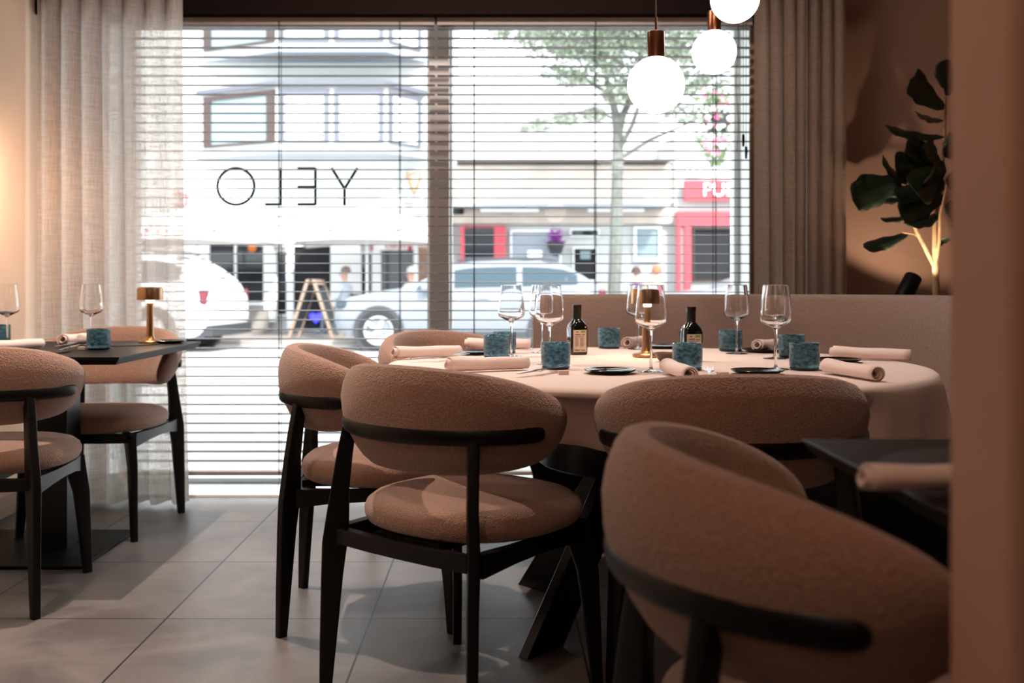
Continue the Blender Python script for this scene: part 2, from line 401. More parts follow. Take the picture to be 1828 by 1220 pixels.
curtain('curtain', 'long sheer linen curtain hanging left of the window behind the small table', wx(57, 4.42), wx(318, 4.42), 4.43, 7, sheer_l, ZC-.005, .015, .03, 3, .03)
curtain('curtain', 'heavier beige linen curtain bunched right of the window behind the banquette', wx(1345, 4.42), wx(1505, 4.42), 4.42, 7, sheer_r, ZC-.005, .015, .036, 8, .0)

# ---------------------------------------------------------------- dining chair
def rrect(cx, cy, z, hx, hy, r=.35, n=3):
    pts = []
    for qx, qy, a0 in ((1, 1, 0), (-1, 1, 90), (-1, -1, 180), (1, -1, 270)):
        rr = min(hx, hy)*r*2*.5
        for i in range(n+1):
            a = math.radians(a0+90*i/n)
            pts.append((cx+qx*(hx-rr)+rr*math.cos(a), cy+qy*(hy-rr)+rr*math.sin(a), z))
    return pts
def make_chair():
    o = thing('dining_chair', 'x', 'chair')
    # seat cushion
    def sup(a, b, n, k=56):
        out = []
        for i in range(k):
            t = 2*PI*i/k; c, s = math.cos(t), math.sin(t)
            out.append((a*math.copysign(abs(c)**(2/n), c), b*math.copysign(abs(s)**(2/n), s)))
        return out
    rings = []
    for z, f in ((.408, .80), (.410, .90), (.418, .965), (.432, .995), (.447, 1.0), (.462, .975), (.475, .91), (.483, .80), (.488, .6), (.490, .35), (.4905, .1)):
        rings.append([(x*f, y*f+.035, z) for x, y in sup(.254, .246, 2.35)])
    B().loft(rings).build('seat', boucle, o)
    # backrest: thick pad wrapped round, oval in elevation
    PM = math.radians(101); rings = []; N = 46
    for i in range(N+1):
        e = -1+2*i/N; e = math.sin(e*PI/2)*.9985
        ph = e*PM
        hh = .118*(1-abs(e)**2.3)**(1/2.3)+.004
        th = .034*(1-abs(e)**6)**.5+.003
        zc = .680-.032*e*e
        dirv = Vector((math.sin(ph), -math.cos(ph)))
        ring = []
        for k in range(20):
            a = 2*PI*k/20; ca, sa = math.cos(a), math.sin(a)
            u = math.copysign(abs(ca)**.75, ca)*th; v = math.copysign(abs(sa)**.85, sa)*hh
            zz = zc+v
            rad = .246+u-.05*max(0, (.70-zz)/.15)**1.3-.006*max(0, (zz-.74)/.06)
            ax = 1.09
            ring.append((dirv.x*rad*ax, dirv.y*rad, zz))
        rings.append(ring)
    B().loft(rings).build('backrest', boucle, o)
    # rail hugging the pad
    rings = []; PR = math.radians(77); N = 36
    for i in range(N+1):
        e = math.sin((-1+2*i/N)*PI/2); ph = e*PR; endf = (1-abs(e)**30)**.5*.97+.03
        d = Vector((math.sin(ph), -math.cos(ph))); rad = .263
        rings.append([((rad+.016*math.copysign(abs(math.cos(a))**.7, math.cos(a))*endf)*d.x*1.09, (rad+.016*math.copysign(abs(math.cos(a))**.7, math.cos(a))*endf)*d.y, .655+.0205*math.copysign(abs(math.sin(a))**.7, math.sin(a))*endf) for a in [2*PI*k/14 for k in range(14)]])
    rl = B().loft(rings).build('back_rail', wood, o)
    # legs
    def section(x, y, z, hr, ht):
        a = math.atan2(y, x); c, q = math.cos(a), math.sin(a)
        return [(x+u*c-v*q, y+u*q+v*c, z) for u, v, _ in rrect(0, 0, z, hr, ht)]
    for sx in (-1, 1):
        B().loft([section(sx*x, y, z, hr, ht) for z, x, y, hr, ht in ((0, .226, -.240, .0135, .0115), (.12, .222, -.235, .019, .012), (.30, .216, -.226, .026, .0125), (.375, .213, -.220, .030, .013), (.42, .210, -.216, .028, .013), (.50, .204, -.212, .022, .0125), (.58, .198, -.203, .019, .0125), (.645, .191, -.194, .017, .0125))]).build('leg', wood, o, angle=50)
        B().loft([section(sx*x, y, z, hr, ht) for z, x, y, hr, ht in ((0, .226, .236, .0135, .0115), (.12, .220, .230, .018, .012), (.28, .211, .218, .026, .013), (.36, .197, .203, .033, .014), (.405, .188, .192, .040, .015))]).build('leg', wood, o, angle=50)
    # seat frame
    b = B()
    for sx in (-1, 1):
        b.loft([rrect_v(sx*x, y, zc, hz) for x, y, zc, hz in ((.211, -.2, .382, .026), (.220, -.1, .388, .019), (.222, 0, .390, .017), (.220, .1, .388, .019), (.206, .19, .380, .026))])
    b.loft([rrect_h(x, y, .388, .018) for x, y in ((-.2, .205), (-.1, .222), (0, .228), (.1, .222), (.2, .205))])
    b.loft([rrect_h(x, y, .388, .018) for x, y in ((-.2, -.215), (-.1, -.222), (0, -.224), (.1, -.222), (.2, -.215))])
    b.box(-.1, .1, -.2, .2, .392, .41).build('seat_frame', wood, o, angle=40)
    return o
def rrect_v(x, y, z, hz): return [(x-.012, y, z-hz), (x+.012, y, z-hz), (x+.012, y, z+hz), (x-.012, y, z+hz)]
def rrect_h(x, y, z, hz): return [(x, y-.012, z-hz), (x, y+.012, z-hz), (x, y+.012, z+hz), (x, y-.012, z+hz)]
chair = Proto(make_chair())
def put_chair(x, y, fx, fy, label): chair.put((x, y, 0), math.atan2(fy, fx)-PI/2, label, 'round-backed dining chairs')
put_chair(-.083, 2.405, .62, .78, 'light brown boucle chair seen whole from behind, at the left front of the round table')
put_chair(-.378, 3.02, .998, .06, 'boucle chair seen from its side, left of the round table, facing right')
put_chair(-.15, 3.73, .64, -.77, 'boucle chair behind the round table, in front of the window post')
put_chair(.505, 2.225, 0, 1, 'boucle chair with its back square to us at the front of the round table')
put_chair(.408, 1.21, 1, 0, 'blurred boucle chair nearest to us at the dark table on the right')
put_chair(-1.604, 3.15, -.087, .996, 'boucle chair on the near side of the small table at the left edge')
put_chair(-1.60, 4.06, -.06, -.998, 'boucle chair facing us on the window side of the small left table')

# ---------------------------------------------------------------- tables
TC = Vector((.447, 2.94)); TR = .78
rt = thing('round_table', 'large round dining table on a black drum and crossed plank legs by the banquette', 'table', (TC.x, TC.y, 0))
B().lathe([(0, .718), (.70, .718), (.71, .722), (.71, .738), (.70, .742), (0, .742)], 64).build('tabletop', tabletop_m, rt)
B().lathe([(0, .46), (.325, .46), (.332, .466), (.332, .713), (0, .713)], 48).build('drum', black_satin, rt)
for k in range(4):
    a = math.radians(220+90*k+4); M = Matrix.Rotation(a, 4, 'Z') @ Matrix.Translation((0, .035*(1 if k % 2 else -1), 0))
    B().prism([(.50, 0), (.60-.24, 0), (.02, .455), (.17, .455)][::-1], 'y', -.017, .017, M).build('leg', black_satin, rt, smooth=False, bevel=.002)
# cloth
bm = bmesh.new(); SEG = 240; prof = []
rows = [(0, .7425), (.3, .7425), (.6, .7425), (TR-.03, .7425), (TR-.012, .741), (TR-.003, .735), (TR+.001, .725)]
rings = []
for r, z in rows:
    rings.append([bm.verts.new((0, 0, z))] if r == 0 else [bm.verts.new((r*math.cos(2*PI*i/SEG), r*math.sin(2*PI*i/SEG), z)) for i in range(SEG)])
CH = [Vector(c)-TC for c in ((-.083, 2.405), (-.378, 3.02), (-.15, 3.73), (.505, 2.225))]
push = []
for i in range(SEG):
    a = 2*PI*i/SEG; r = TR
    while r > .6 and any((Vector((r*math.cos(a), r*math.sin(a)))-c).length < .325 for c in CH): r -= .004
    push.append(r-TR)
for _ in range(6): push = [min(push[i], (push[i-1]+push[i]+push[(i+1) % SEG])/3) for i in range(SEG)]
NZ = 8
for j in range(1, NZ+1):
    t = j/NZ; ring = []
    for i in range(SEG):
        a = 2*PI*i/SEG
        f = math.sin(11*a+.6)+.55*math.sin(17*a+2.2)+.3*math.sin(29*a)
        zz = .725-.125*t*(1+.30*math.cos(a+PI/4)+.06*math.cos(4*a+.4))
        r = TR+.006+t*.019*f+.006*t+push[i]*min(1, t*3)
        ring.append(bm.verts.new((r*math.cos(a), r*math.sin(a), zz)))
    rings.append(ring)
for a, b in zip(rings, rings[1:]):
    for i in range(SEG):
        j = (i+1) % SEG
        if len(a) == 1: bm.faces.new((a[0], b[i], b[j]))
        else: bm.faces.new((a[i], a[j], b[j], b[i]))
bmesh.ops.translate(bm, vec=(0, 0, .0058), verts=bm.verts)
cl = mesh_obj('tablecloth', bm, linen); cl.location = (TC.x, TC.y, 0)
md = cl.modifiers.new('thick', 'SOLIDIFY'); md.thickness = .0015; md.offset = -1
tag(cl, 'pale linen tablecloth draped over the large round table', 'tablecloth')
TZ = .7485

def rect_table(label, x0, x1, y0, y1, px0, px1, py0, py1, bx0, bx1, by0, by1):
    og = ((x0+x1)/2, (y0+y1)/2, 0); t = thing('dining_table', label, 'table', og)
    c = .018
    b = B(); b.loft([[(x0+c, y0+c, .724), (x1-c, y0+c, .724), (x1-c, y1-c, .724), (x0+c, y1-c, .724)], [(x0, y0, .744), (x1, y0, .744), (x1, y1, .744), (x0, y1, .744)], [(x0, y0, .75), (x1, y0, .75), (x1, y1, .75), (x0, y1, .75)]])
    b.build('tabletop', tabletop_m, t, smooth=False, org=og, bevel=.0015)
    B().box(px0, px1, py0, py1, .011, .70).box(px0-.1, px1+.1, py0-.1, py1+.1, .70, .724).build('pedestal', black_satin, t, smooth=False, org=og, bevel=.002)
    B().box(bx0, bx1, by0, by1, 0, .012).build('base_plate', black, t, smooth=False, org=og, bevel=.002)
rect_table('small black square table with a chamfered edge against the left wall', -2.06, -1.20, 3.16, 4.04, -1.70, -1.58, 3.66, 3.78, -1.98, -1.43, 3.43, 3.95)
rect_table('dark table with a rolled napkin at the right edge, beside the nearest chair', .452, 1.35, .84, 1.49, .85, .97, 1.1, 1.22, .62, 1.2, .90, 1.42)

# ---------------------------------------------------------------- tableware prototypes
def make_glass():
    o = thing('wine_glass', 'x', 'glass')
    # bowl and stem as closed thin-walled solids
    outer = [(.0355, .0), (.0365, .0002), (.0366, .0008), (.036, .0013), (.034, .0016), (.018, .0035), (.006, .0065), (.0036, .014), (.0031, .04), (.0031, .075), (.0036, .095), (.0055, .108), (.012, .1145), (.026, .121), (.036, .126), (.0408, .131), (.0425, .138), (.0424, .150), (.0398, .180), (.0365, .208), (.0342, .2275), (.0338, .2295), (.0335, .2299)]
    inner = [(.0331, .2299), (.0328, .2295), (.0332, .2275), (.0356, .208), (.0389, .180), (.0414, .150), (.0414, .139), (.0395, .1325), (.035, .128), (.025, .1235), (.012, .1185), (0, .1165)]
    B().lathe([(0, 0)]+outer+inner, 40).build('glass_body', wg, o, angle=None)
    return o
glass = Proto(make_glass())
def put_glass(px, py, z, label, group): p = on(px, py, z); p.z = z+.0004; glass.put(p, 0, label, group)
def make_tumbler():
    o = thing('water_tumbler', 'x', 'tumbler')
    rnd = random.Random(4)
    B().lathe([(0, .007), (.036, .007), (.0395, .012), (.0405, .03), (.040, .06), (.0405, .0715), (.0385, .073), (.0365, .0715), (.0362, .06), (.0362, .03), (.035, .018), (.03, .0155), (0, .015)], 40).build('glass_wall', teal, o)
    B().lathe([(0, 0), (.035, 0), (.0385, .003), (.039, .0068), (0, .0068)], 40).build('glass_base', teal_base, o)
    return o
tumbler = Proto(make_tumbler())
def put_tum(px, py, z, label, group, a=0): p = on(px, py-2, z); p.y += .02; p.x = wx(px, p.y); p.z = z+.0004; tumbler.put(p, a, label, group)
def make_napkin(L=.225):
    o = thing('rolled_napkin', 'x', 'napkin')
    def prof(ro, turns, n=46):
        out = []
        for i in range(n+1):
            t = i/n; a = -PI*.35+2*PI*turns*t; r = ro*(1-.62*t)
            out.append((r*math.cos(a)*1.04, r*math.sin(a)*.92))
        return out
    pr = prof(.0195, 2.4); rings = []
    for i in range(13):
        u = i/12; x = -L/2+L*u; f = 1+.05*math.sin(5*u+1)+.04*math.cos(9*u)
        rings.append([(x+.006*math.sin(j*.13)*(1 if i in (0, 12) else 0), y*f, (z+.0182)*f+.0012) for j, (y, z) in enumerate(pr)])
    ob = B().loft(rings, cap=False, closed=False).build('cloth', napkin_m, o, angle=None)
    md = ob.modifiers.new('thick', 'SOLIDIFY'); md.thickness = .0024; md.offset = 1
    return o
napkin = Proto(make_napkin())
def put_nap(pa, pb, z, label, group):
    a, b = on(*pa, z), on(*pb, z); mid = (a+b)/2; ang = math.atan2(b.y-a.y, b.x-a.x); mid.z = z+.0006
    return napkin.put(mid, ang, label, group)
def make_lamp():
    o = thing('table_lamp', 'x', 'lamp'); B().lathe([(.0122, .158), (.0158, .160), (.0162, .1715), (.0122, .172)], 28).build('lit_collar', led_m, o)
    B().lathe([(0, 0), (.0425, 0), (.044, .002), (.044, .009), (.041, .012), (.030, .0145), (.019, .020), (.0155, .028), (0, .028)], 40).build('base', bronze, o)
    B().lathe([(.0, .027), (.0150, .027), (.0138, .06), (.0125, .10), (.0122, .160), (.0145, .172), (0, .172)], 28).build('stem', bronze, o)
    B().lathe([(.0478, .171), (.049, .169), (.0492, .172), (.0485, .208), (.0465, .216), (.040, .2185), (0, .2190), (0, .2165), (.039, .216), (.0455, .213), (.0470, .207)], 48).build('lamp_shade', bronze, o)
    B().lathe([(.0125, .172), (.017, .176), (.030, .186), (.030, .190), (0, .190), (0, .172)], 32).build('diffuser', led_m, o)
    return o
lamp = Proto(make_lamp())
def table_light(p):
    d = bpy.data.lights.new('table_lamp_light', 'AREA'); d.shape = 'DISK'; d.size = .07; d.energy = .55; d.color = (1, .68, .42)
    o = bpy.data.objects.new('table_lamp_light', d); C.objects.link(o); o.location = (p.x, p.y, p.z+.167)
def make_bottle():
    o = thing('oil_bottle', 'x', 'bottle')
    rg = []
    for z, h, r in ((0, .026, .3), (.003, .0285, .35), (.010, .029, .35), (.088, .029, .35), (.098, .027, .5), (.108, .0215, .8), (.116, .0150, 1), (.121, .0125, 1), (.126, .012, 1), (.140, .012, 1)):
        rg.append(rrect(0, 0, z, h, h, r, 5))
    B().loft(rg).build('glass_body', bottle_m, o, angle=None)
    B().lathe([(0, .119), (.0138, .119), (.0142, .121), (.0142, .150), (.0148, .1505), (.0148, .163), (.0138, .1645), (0, .1645)], 28).build('cap', cap_m, o)
    lb = B().box(-.0225, .0225, -.0296, -.0291, .010, .082).build('paper_label', label_m, o, smooth=False)
    B().box(.0035, .0195, -.0299, -.0297, .0725, .080).build('green_mark', green_ink, lb, smooth=False)
    b = B(); b.box(-.016, .002, -.0299, -.0297, .066, .0685).box(.006, .018, -.0299, -.0297, .066, .0680).box(-.018, .017, -.0299, -.0297, .062, .0628).box(-.018, .012, -.0299, -.0297, .0595, .0603)
    b.prism([(-.015, .0765), (-.011, .0775), (-.008, .0755), (-.004, .0775), (-.006, .0740), (-.011, .0740)], 'y', -.0299, -.0297)
    rnd = random.Random(2)
    for i in range(11):
        z = .056-i*.0028; b.box(-.017, -.017+rnd.uniform(.010, .014), -.0299, -.0297, z, z+.0009).box(0, rnd.uniform(.012, .017), -.0299, -.0297, z, z+.0009)
    for i in range(10): x = -.018+i*.0018; b.box(x, x+rnd.uniform(.0006, .0012), -.0299, -.0297, .0135, .0185)
    b.box(.005, .018, -.0299, -.0297, .0145, .0165)
    b.build('printing', ink, lb, smooth=False)
    return o
bottle = Proto(make_bottle())
def make_plate():
    o = thing('side_plate', 'x', 'plate')
    B().lathe([(0, 0), (.045, 0), (.048, .001), (.066, .008), (.0685, .0105), (.067, .0115), (.060, .009), (.046, .0045), (0, .004)], 48).build('dish', plate_m, o)
    return o
plate = Proto(make_plate())
def knife_b(b, L=.215, M=None):
    def P(x, y, z): v = Vector((x, y, z)); return M @ v if M else v
    rg = []
    for x, hy, hz in ((-.5, .004, .0015), (-.47, .006, .002), (-.2, .005, .0022), (-.08, .004, .0025), (-.05, .006, .0012), (.2, .0095, .0008), (.4, .008, .0007), (.47, .005, .0006), (.5, .001, .0004)):
        rg.append([P(x*L, -hy, -hz), P(x*L, hy, -hz), P(x*L, hy, hz), P(x*L, -hy, hz)])
    b.loft(rg)
def make_knife(L=.215):
    o = thing('table_knife', 'x', 'knife'); b = B(); knife_b(b, L, Matrix.Translation((0, 0, .0075)) @ Matrix.Rotation(-.03, 4, 'Y')); b.build('metal_body', steel, o, smooth=True, angle=30); return o
def make_fork(L=.20):
    o = thing('table_fork', 'x', 'fork'); b = B(); rg = []
    def zc(x): return .0065+.010*max(0, x)**1.5*2.2
    for x, hy in ((-.5, .004), (-.46, .0065), (-.2, .0035), (.05, .003), (.18, .005), (.24, .0115), (.30, .012)):
        rg.append([(x*L, -hy, zc(x)-.001), (x*L, hy, zc(x)-.001), (x*L, hy, zc(x)+.001), (x*L, -hy, zc(x)+.001)])
    b.loft(rg)
    for k in range(4):
        y = -.0100+k*.0067
        b.loft([[(x*L, y-h, zc(x)-.0009), (x*L, y+h, zc(x)-.0009), (x*L, y+h, zc(x)+.0009), (x*L, y-h, zc(x)+.0009)] for x, h in ((.295, .0022), (.4, .0014), (.5, .0007))])
    b.build('metal_body', steel, o, smooth=True, angle=30); return o
def make_block():
    o = thing('cutlery_rest', 'x', 'cutlery rest'); B().box(-.013, .013, -.009, .009, 0, .0105).build('stone_block', block_m, o, smooth=False, bevel=.0008); return o
knife, fork, block = Proto(make_knife()), Proto(make_fork()), Proto(make_block())
def put_line(proto, pa, pb, z, label, group, dz=0):
    a, b = on(*pa, z), on(*pb, z); mid = (a+b)/2; mid.z = z+dz; proto.put(mid, math.atan2(b.y-a.y, b.x-a.x), label, group)
def put_at(proto, px, py, z, ang, label, group, dz=.0003):
    p = on(px, py, z); p.z = z+dz; proto.put(p, ang, label, group)

# round table
gg = 'wine glasses on the round table'
for px, py, lab in (
    (913, 637, 'leftmost wine glass on the round table, between the teal tumbler and window post'),
    (967, 630, 'wine glass behind another glass, left of the left oil bottle and near the window'),
    (981, 651, 'wine glass standing behind the front left teal tumbler, left of the left oil bottle'),
    (1139, 624, 'wine glass behind the bronze lamp on the far side of the round table'),
    (1162, 664, 'wine glass in front of the bronze lamp on the round table'),
    (1315, 632, 'wine glass beside the teal tumbler near the banquette, right of the right oil bottle'),
    (1385, 660, 'large-looking wine glass at the right front, beside two teal tumblers'),
    (1383, 641, 'wine glass hidden behind the right front glass on the round table')): put_glass(px, py, TZ, lab, gg)
tg = 'teal tumblers on the round table'
for i, (px, py, lab) in enumerate((
    (886, 643, 'leftmost teal bubbled tumbler on the round table, in front of its neighbour'),
    (900, 634, 'teal tumbler half hidden behind the leftmost tumbler'),
    (992, 662, 'teal tumbler in front of the oil bottle at the front left'),
    (1087, 625, 'teal tumbler alone by the banquette, between the oil bottle and the lamp'),
    (1227, 664, 'dark teal tumbler in front of the right oil bottle'),
    (1304, 630, 'teal tumbler behind the wine glass, by the banquette right of the right bottle'),
    (1413, 642, 'teal tumbler on the right, partly behind the front right one'),
    (1436, 664, 'rightmost teal tumbler at the front of the round table'))): put_tum(px, py, TZ, lab, tg, i*.9)
ng = 'rolled napkins on the round table'
for pa, pb, lab in (
    ((690, 643), (830, 637), 'rolled napkin at the left rim of the round table'),
    ((803, 666), (934, 661), 'rolled napkin just behind the nearest boucle chair back, front left of the table'),
    ((842, 624), (934, 624), 'rolled napkin behind the two leftmost teal tumblers'),
    ((1122, 622), (1150, 617), 'rolled napkin end-on behind the bronze lamp'),
    ((1186, 666), (1236, 684), 'rolled napkin half hidden by the square-on chair back, beside the teal tumbler'),
    ((1340, 629), (1412, 621), 'rolled napkin behind the right wine glass, by the banquette'),
    ((1482, 641), (1626, 646), 'rolled napkin farther back at the right rim of the round table'),
    ((1447, 663), (1600, 688), 'rolled napkin nearest us at the right rim of the round table')): put_nap(pa, pb, TZ, lab, ng)
lp = on(1154, 638, TZ); lamp.put((lp.x, lp.y, TZ+.0005), 0, 'small bronze mushroom lamp glowing in the middle of the round table', 'bronze table lamps'); table_light(lp)
p = on(1031, 634, TZ); bottle.put((p.x, p.y+.02, TZ+.0004), .25, 'square dark oil bottle with its whole paper label visible, left on the round table', 'oil bottles')
p = on(1236, 646, TZ); bottle.put((p.x, p.y+.02, TZ+.0004), .12, 'square dark oil bottle behind the teal tumbler, right on the round table', 'oil bottles')
pg = 'black side plates on the round table'
for px, py, lab in ((1089, 667, 'black side plate with a small knife, nearest the centre front of the table'), (1361, 629, 'black side plate in front of the napkin by the banquette'),
    (1496, 647, 'black side plate between the two right rim napkins'), (1185, 622, 'black side plate behind the bronze lamp by the banquette'),
    (846, 633, 'black side plate between the left rim napkin and leftmost tumbler'), (1352, 668, 'black side plate in front of the right front wine glass')): put_at(plate, px, py, TZ, 0, lab, pg)
b = thing('sauce_bowl', 'small brown stoneware bowl beside the foot of the bronze lamp', 'bowl', on(1190, 646, TZ)+Vector((0, 0, .0004)))
B().lathe([(0, 0), (.020, 0), (.024, .004), (.034, .018), (.038, .027), (.0355, .027), (.031, .019), (.02, .007), (0, .006)], 36).build('dish', bowl_m, b)
bk_ = make_knife(.12); p = on(1085, 668, TZ); bk_.name = 'butter_knife'; bk_.location = (p.x, p.y, TZ+.0045); bk_.rotation_euler = (0, 0, .4); tag(bk_, 'little butter knife lying across the centre front black plate', 'knife')
kg = 'knives on the round table'
for pa, pb, lab in (((722, 648), (850, 641), 'table knife in front of the left rim napkin'), ((920, 675), (1012, 663), 'table knife in front of the front left tumbler'),
    ((1490, 655), (1598, 676), 'table knife behind the nearest right rim napkin'), ((1500, 637), (1600, 640), 'table knife behind the far right rim napkin')): put_line(knife, pa, pb, TZ, lab, kg, .006)
fg = 'forks on the round table'
for pa, pb, lab in (((745, 651), (852, 637), 'table fork resting beside the knife near the left rim'), ((945, 677), (1012, 656), 'table fork crossing the knife by the front left tumbler'), ((1268, 700), (1264, 657), 'table fork pointing away just behind the square-on chair')): put_line(fork, pa, pb, TZ, lab, fg, .006)
for px, py, a, lab in ((826, 649, .1, 'pale stone cutlery rest in front of the leftmost tumblers'), (1006, 669, .05, 'pale stone cutlery rest before the front left tumbler'), (1290, 672, .3, 'pale stone cutlery rest behind the square-on chair')): put_at(block, px, py, TZ, a, lab, 'cutlery rests')

# small left table
ZL = .7503
placemat_m = mat('black_leather_mat', (14, 13, 14), rough=.55)
def make_mat():
    o = thing('round_placemat', 'x', 'placemat'); B().lathe([(0, 0), (.165, 0), (.166, .0015), (.165, .003), (0, .003)], 64).build('leather_disc', placemat_m, o); return o
pm = Proto(make_mat())
pm.put((-1.46, 3.86, ZL+.0002), 0, 'black round placemat on the far side of the small left table', 'round placemats')
pm.put((-1.62, 3.36, ZL+.0002), 0, 'black round placemat on the near side of the small left table', 'round placemats')
put_glass(163, 617, ZL, 'wine glass behind the tumbler on the small left table', 'wine glasses on the small left table')
put_glass(13, 619, ZL, 'wine glass cut by the left edge of the picture', 'wine glasses on the small left table')
put_tum(176, 627, ZL, 'teal tumbler in front of the curtain on the small left table', 'tumblers on the small left table')
put_tum(-1, 616, ZL, 'dark tumbler cut by the left edge of the picture', 'tumblers on the small left table')
put_nap((104, 618), (168, 610), ZL+.0036, 'rolled napkin left of the tumbler on the small left table', 'napkins on the small left table')
put_nap((-10, 629), (58, 624), ZL, 'rolled napkin at the left edge just above the near chair back', 'napkins on the small left table')
p = on(268, 614, ZL); lamp.put((p.x, p.y, ZL+.0004), 0, 'small bronze mushroom lamp on the black left table before the sheer curtain', 'bronze table lamps'); table_light(p)
put_line(knife, (98, 633), (150, 622), ZL, 'table knife left of the tumbler on the small left table', 'cutlery on the small left table', .006)
put_line(fork, (92, 628), (142, 619), ZL, 'table fork left of the tumbler on the small left table', 'cutlery on the small left table', .009)
put_line(fork, (95, 611), (42, 616), ZL, 'table fork near the left edge on the small left table', 'cutlery on the small left table', .006)
put_at(block, 146, 625, ZL, .1, 'pale stone cutlery rest on the small left table', 'cutlery rests')
put_at(plate, 300, 613, ZL, 0, 'black side plate right of the bronze lamp on the left table', 'side plates on the small left table')
# dark table at right
pm.put((.64, 1.22, ZL+.0002), 0, 'black round placemat on the dark table at the right edge', 'round placemats')
put_nap((1604, 880), (1760, 876), ZL+.0036, 'rolled napkin on the dark table at the right edge', 'napkins on the right table').scale = (.8, .78, .78)

# ---------------------------------------------------------------- banquette
def spline(pts, n=14):
    P = [Vector(p) for p in pts]; P = [2*P[0]-P[1]]+P+[2*P[-1]-P[-2]]; out = []
    for i in range(1, len(P)-2):
        for k in range(n):
            t = k/n; a, b, c, d = P[i-1], P[i], P[i+1], P[i+2]
            out.append(.5*((2*b)+(-a+c)*t+(2*a-5*b+4*c-d)*t*t+(-a+3*b-3*c+d)*t*t*t))
    return out+[P[-2]]
path = spline([(.145, 4.20), (.5, 4.20), (.9, 4.19), (1.25, 4.08), (1.50, 3.86), (1.66, 3.5), (1.72, 3.0), (1.73, 2.3)])
def sweep(path, sec):
    rings = []
    for i, p in enumerate(path):
        t = (path[min(i+1, len(path)-1)]-path[max(i-1, 0)]).normalized(); nrm = Vector((-t.y, t.x))   # outward (away from table)
        rings.append([(p.x+nrm.x*u, p.y+nrm.y*u, z) for u, z in sec])
    return B().loft(rings)
bq = thing('banquette', 'curved upholstered banquette running behind the round table to the right', 'banquette', (.9, 4.2, 0)); og = bq.location
bs = []
for u, z in ((0, .40), (-.006, .60), (0, .80), (.006, .915), (.016, .932), (.035, .939), (.065, .939), (.085, .932), (.095, .915), (.10, .60), (.10, .06), (.02, .06)): bs.append((u, z))
bqm = banq_fab.copy(); nt = bqm.node_tree; pp = nt.nodes['Principled BSDF']
sweep(path, bs).build('backrest', bqm, bq, org=og, angle=60)
spath = path[1:]
sweep(spath, [(-.005, .40), (-.38, .40), (-.40, .41), (-.41, .44), (-.40, .465), (-.38, .475), (-.02, .478), (-.005, .47)]).build('seat', bqm, bq, org=og, angle=60)
sweep(spath, [(-.01, .0), (-.33, .0), (-.33, .40), (-.01, .40)]).build('plinth', wood, bq, org=og, angle=40)

# ---------------------------------------------------------------- pendants
def make_pendant():
    o = thing('globe_pendant', 'x', 'pendant lamp')
    r = .0745; pr = [(0, -r)]+[(r*math.sin(PI*i/28), -r*math.cos(PI*i/28)) for i in range(1, 27)]+[(0, r*math.cos(PI/20))]
    B().lathe(pr, 48).build('globe', globe_m, o, angle=None)
    B().lathe([(0, .0705), (.0225, .0705), (.0225, .137), (.0215, .1385), (0, .1385)], 32).build('socket', copper, o, angle=40)
    B().lathe([(0, .138), (.0032, .138), (.0032, .178), (0, .178)], 10).build('stem', copper, o)
    return o
pend = make_pendant(); first = True
for px, py, d, lab in ((1171, 152, 2.61, 'lowest and biggest-looking glowing globe lamp, over the round table'), (1275, 93, 3.40, 'smaller-looking globe lamp hanging behind the other two, before the blind'), (1312, -3, 3.06, 'globe lamp cut off by the top edge of the picture')):
    p = at(px, py, d); o = pend if first else dup(pend); first = False
    o.location = p; tag(o, lab, None, 'globe pendants')
    h = ZC-p.z-.01
    B().lathe([(0, .177), (.0017, .177), (.0017, h), (0, h)], 8).build('cord', cord_m, o)
    B().lathe([(0, h-.02), (.04, h-.02), (.045, h-.01), (.045, h+.0095), (0, h+.0095)], 24).build('ceiling_rose', copper, o, angle=40)

# ---------------------------------------------------------------- fiddle leaf plant and its spotlight
PD = 4.36
pl = thing('potted_fiddle_leaf_fig', 'tall fiddle-leaf fig with dark leaves and an uplit trunk behind the banquette', 'plant', (wx(1671, PD), PD, 0)); og = pl.location
def Q(px, py, dy=0): return Vector((wx(px, PD+dy), PD+dy, wz(py, PD+dy)))
B().lathe([(0, 0), (.11, 0), (.13, .02), (.15, .30), (.155, .36), (.145, .37), (.135, .34), (0, .335)], 36, og).build('pot', pot_m, pl, org=og)
b = B()
b.tube([og+Vector((0, 0, .32)), og+Vector((.005, 0, .6)), Q(1671, 527), Q(1670, 478)], [.017, .016, .015, .014], 10)
b.tube([Q(1670, 480), Q(1655, 450), Q(1637, 415), Q(1624, 385), Q(1615, 345)], [.010, .009, .008, .006, .004], 8)
b.tube([Q(1670, 480), Q(1669, 440), Q(1669, 395), Q(1680, 330, .03), Q(1686, 250, .05), Q(1688, 180, .04), Q(1680, 130)], [.013, .012, .010, .008, .007, .005, .003], 8)
b.tube([Q(1671, 470), Q(1677, 430, -.03), Q(1678, 385, -.04), Q(1690, 330, -.05)], [.008, .007, .006, .004], 8)
b.tube([Q(1645, 425), Q(1632, 419), Q(1610, 415)], [.003, .0025, .002], 6)
b.build('trunk', trunk_m, pl, org=og)
bm = bmesh.new()
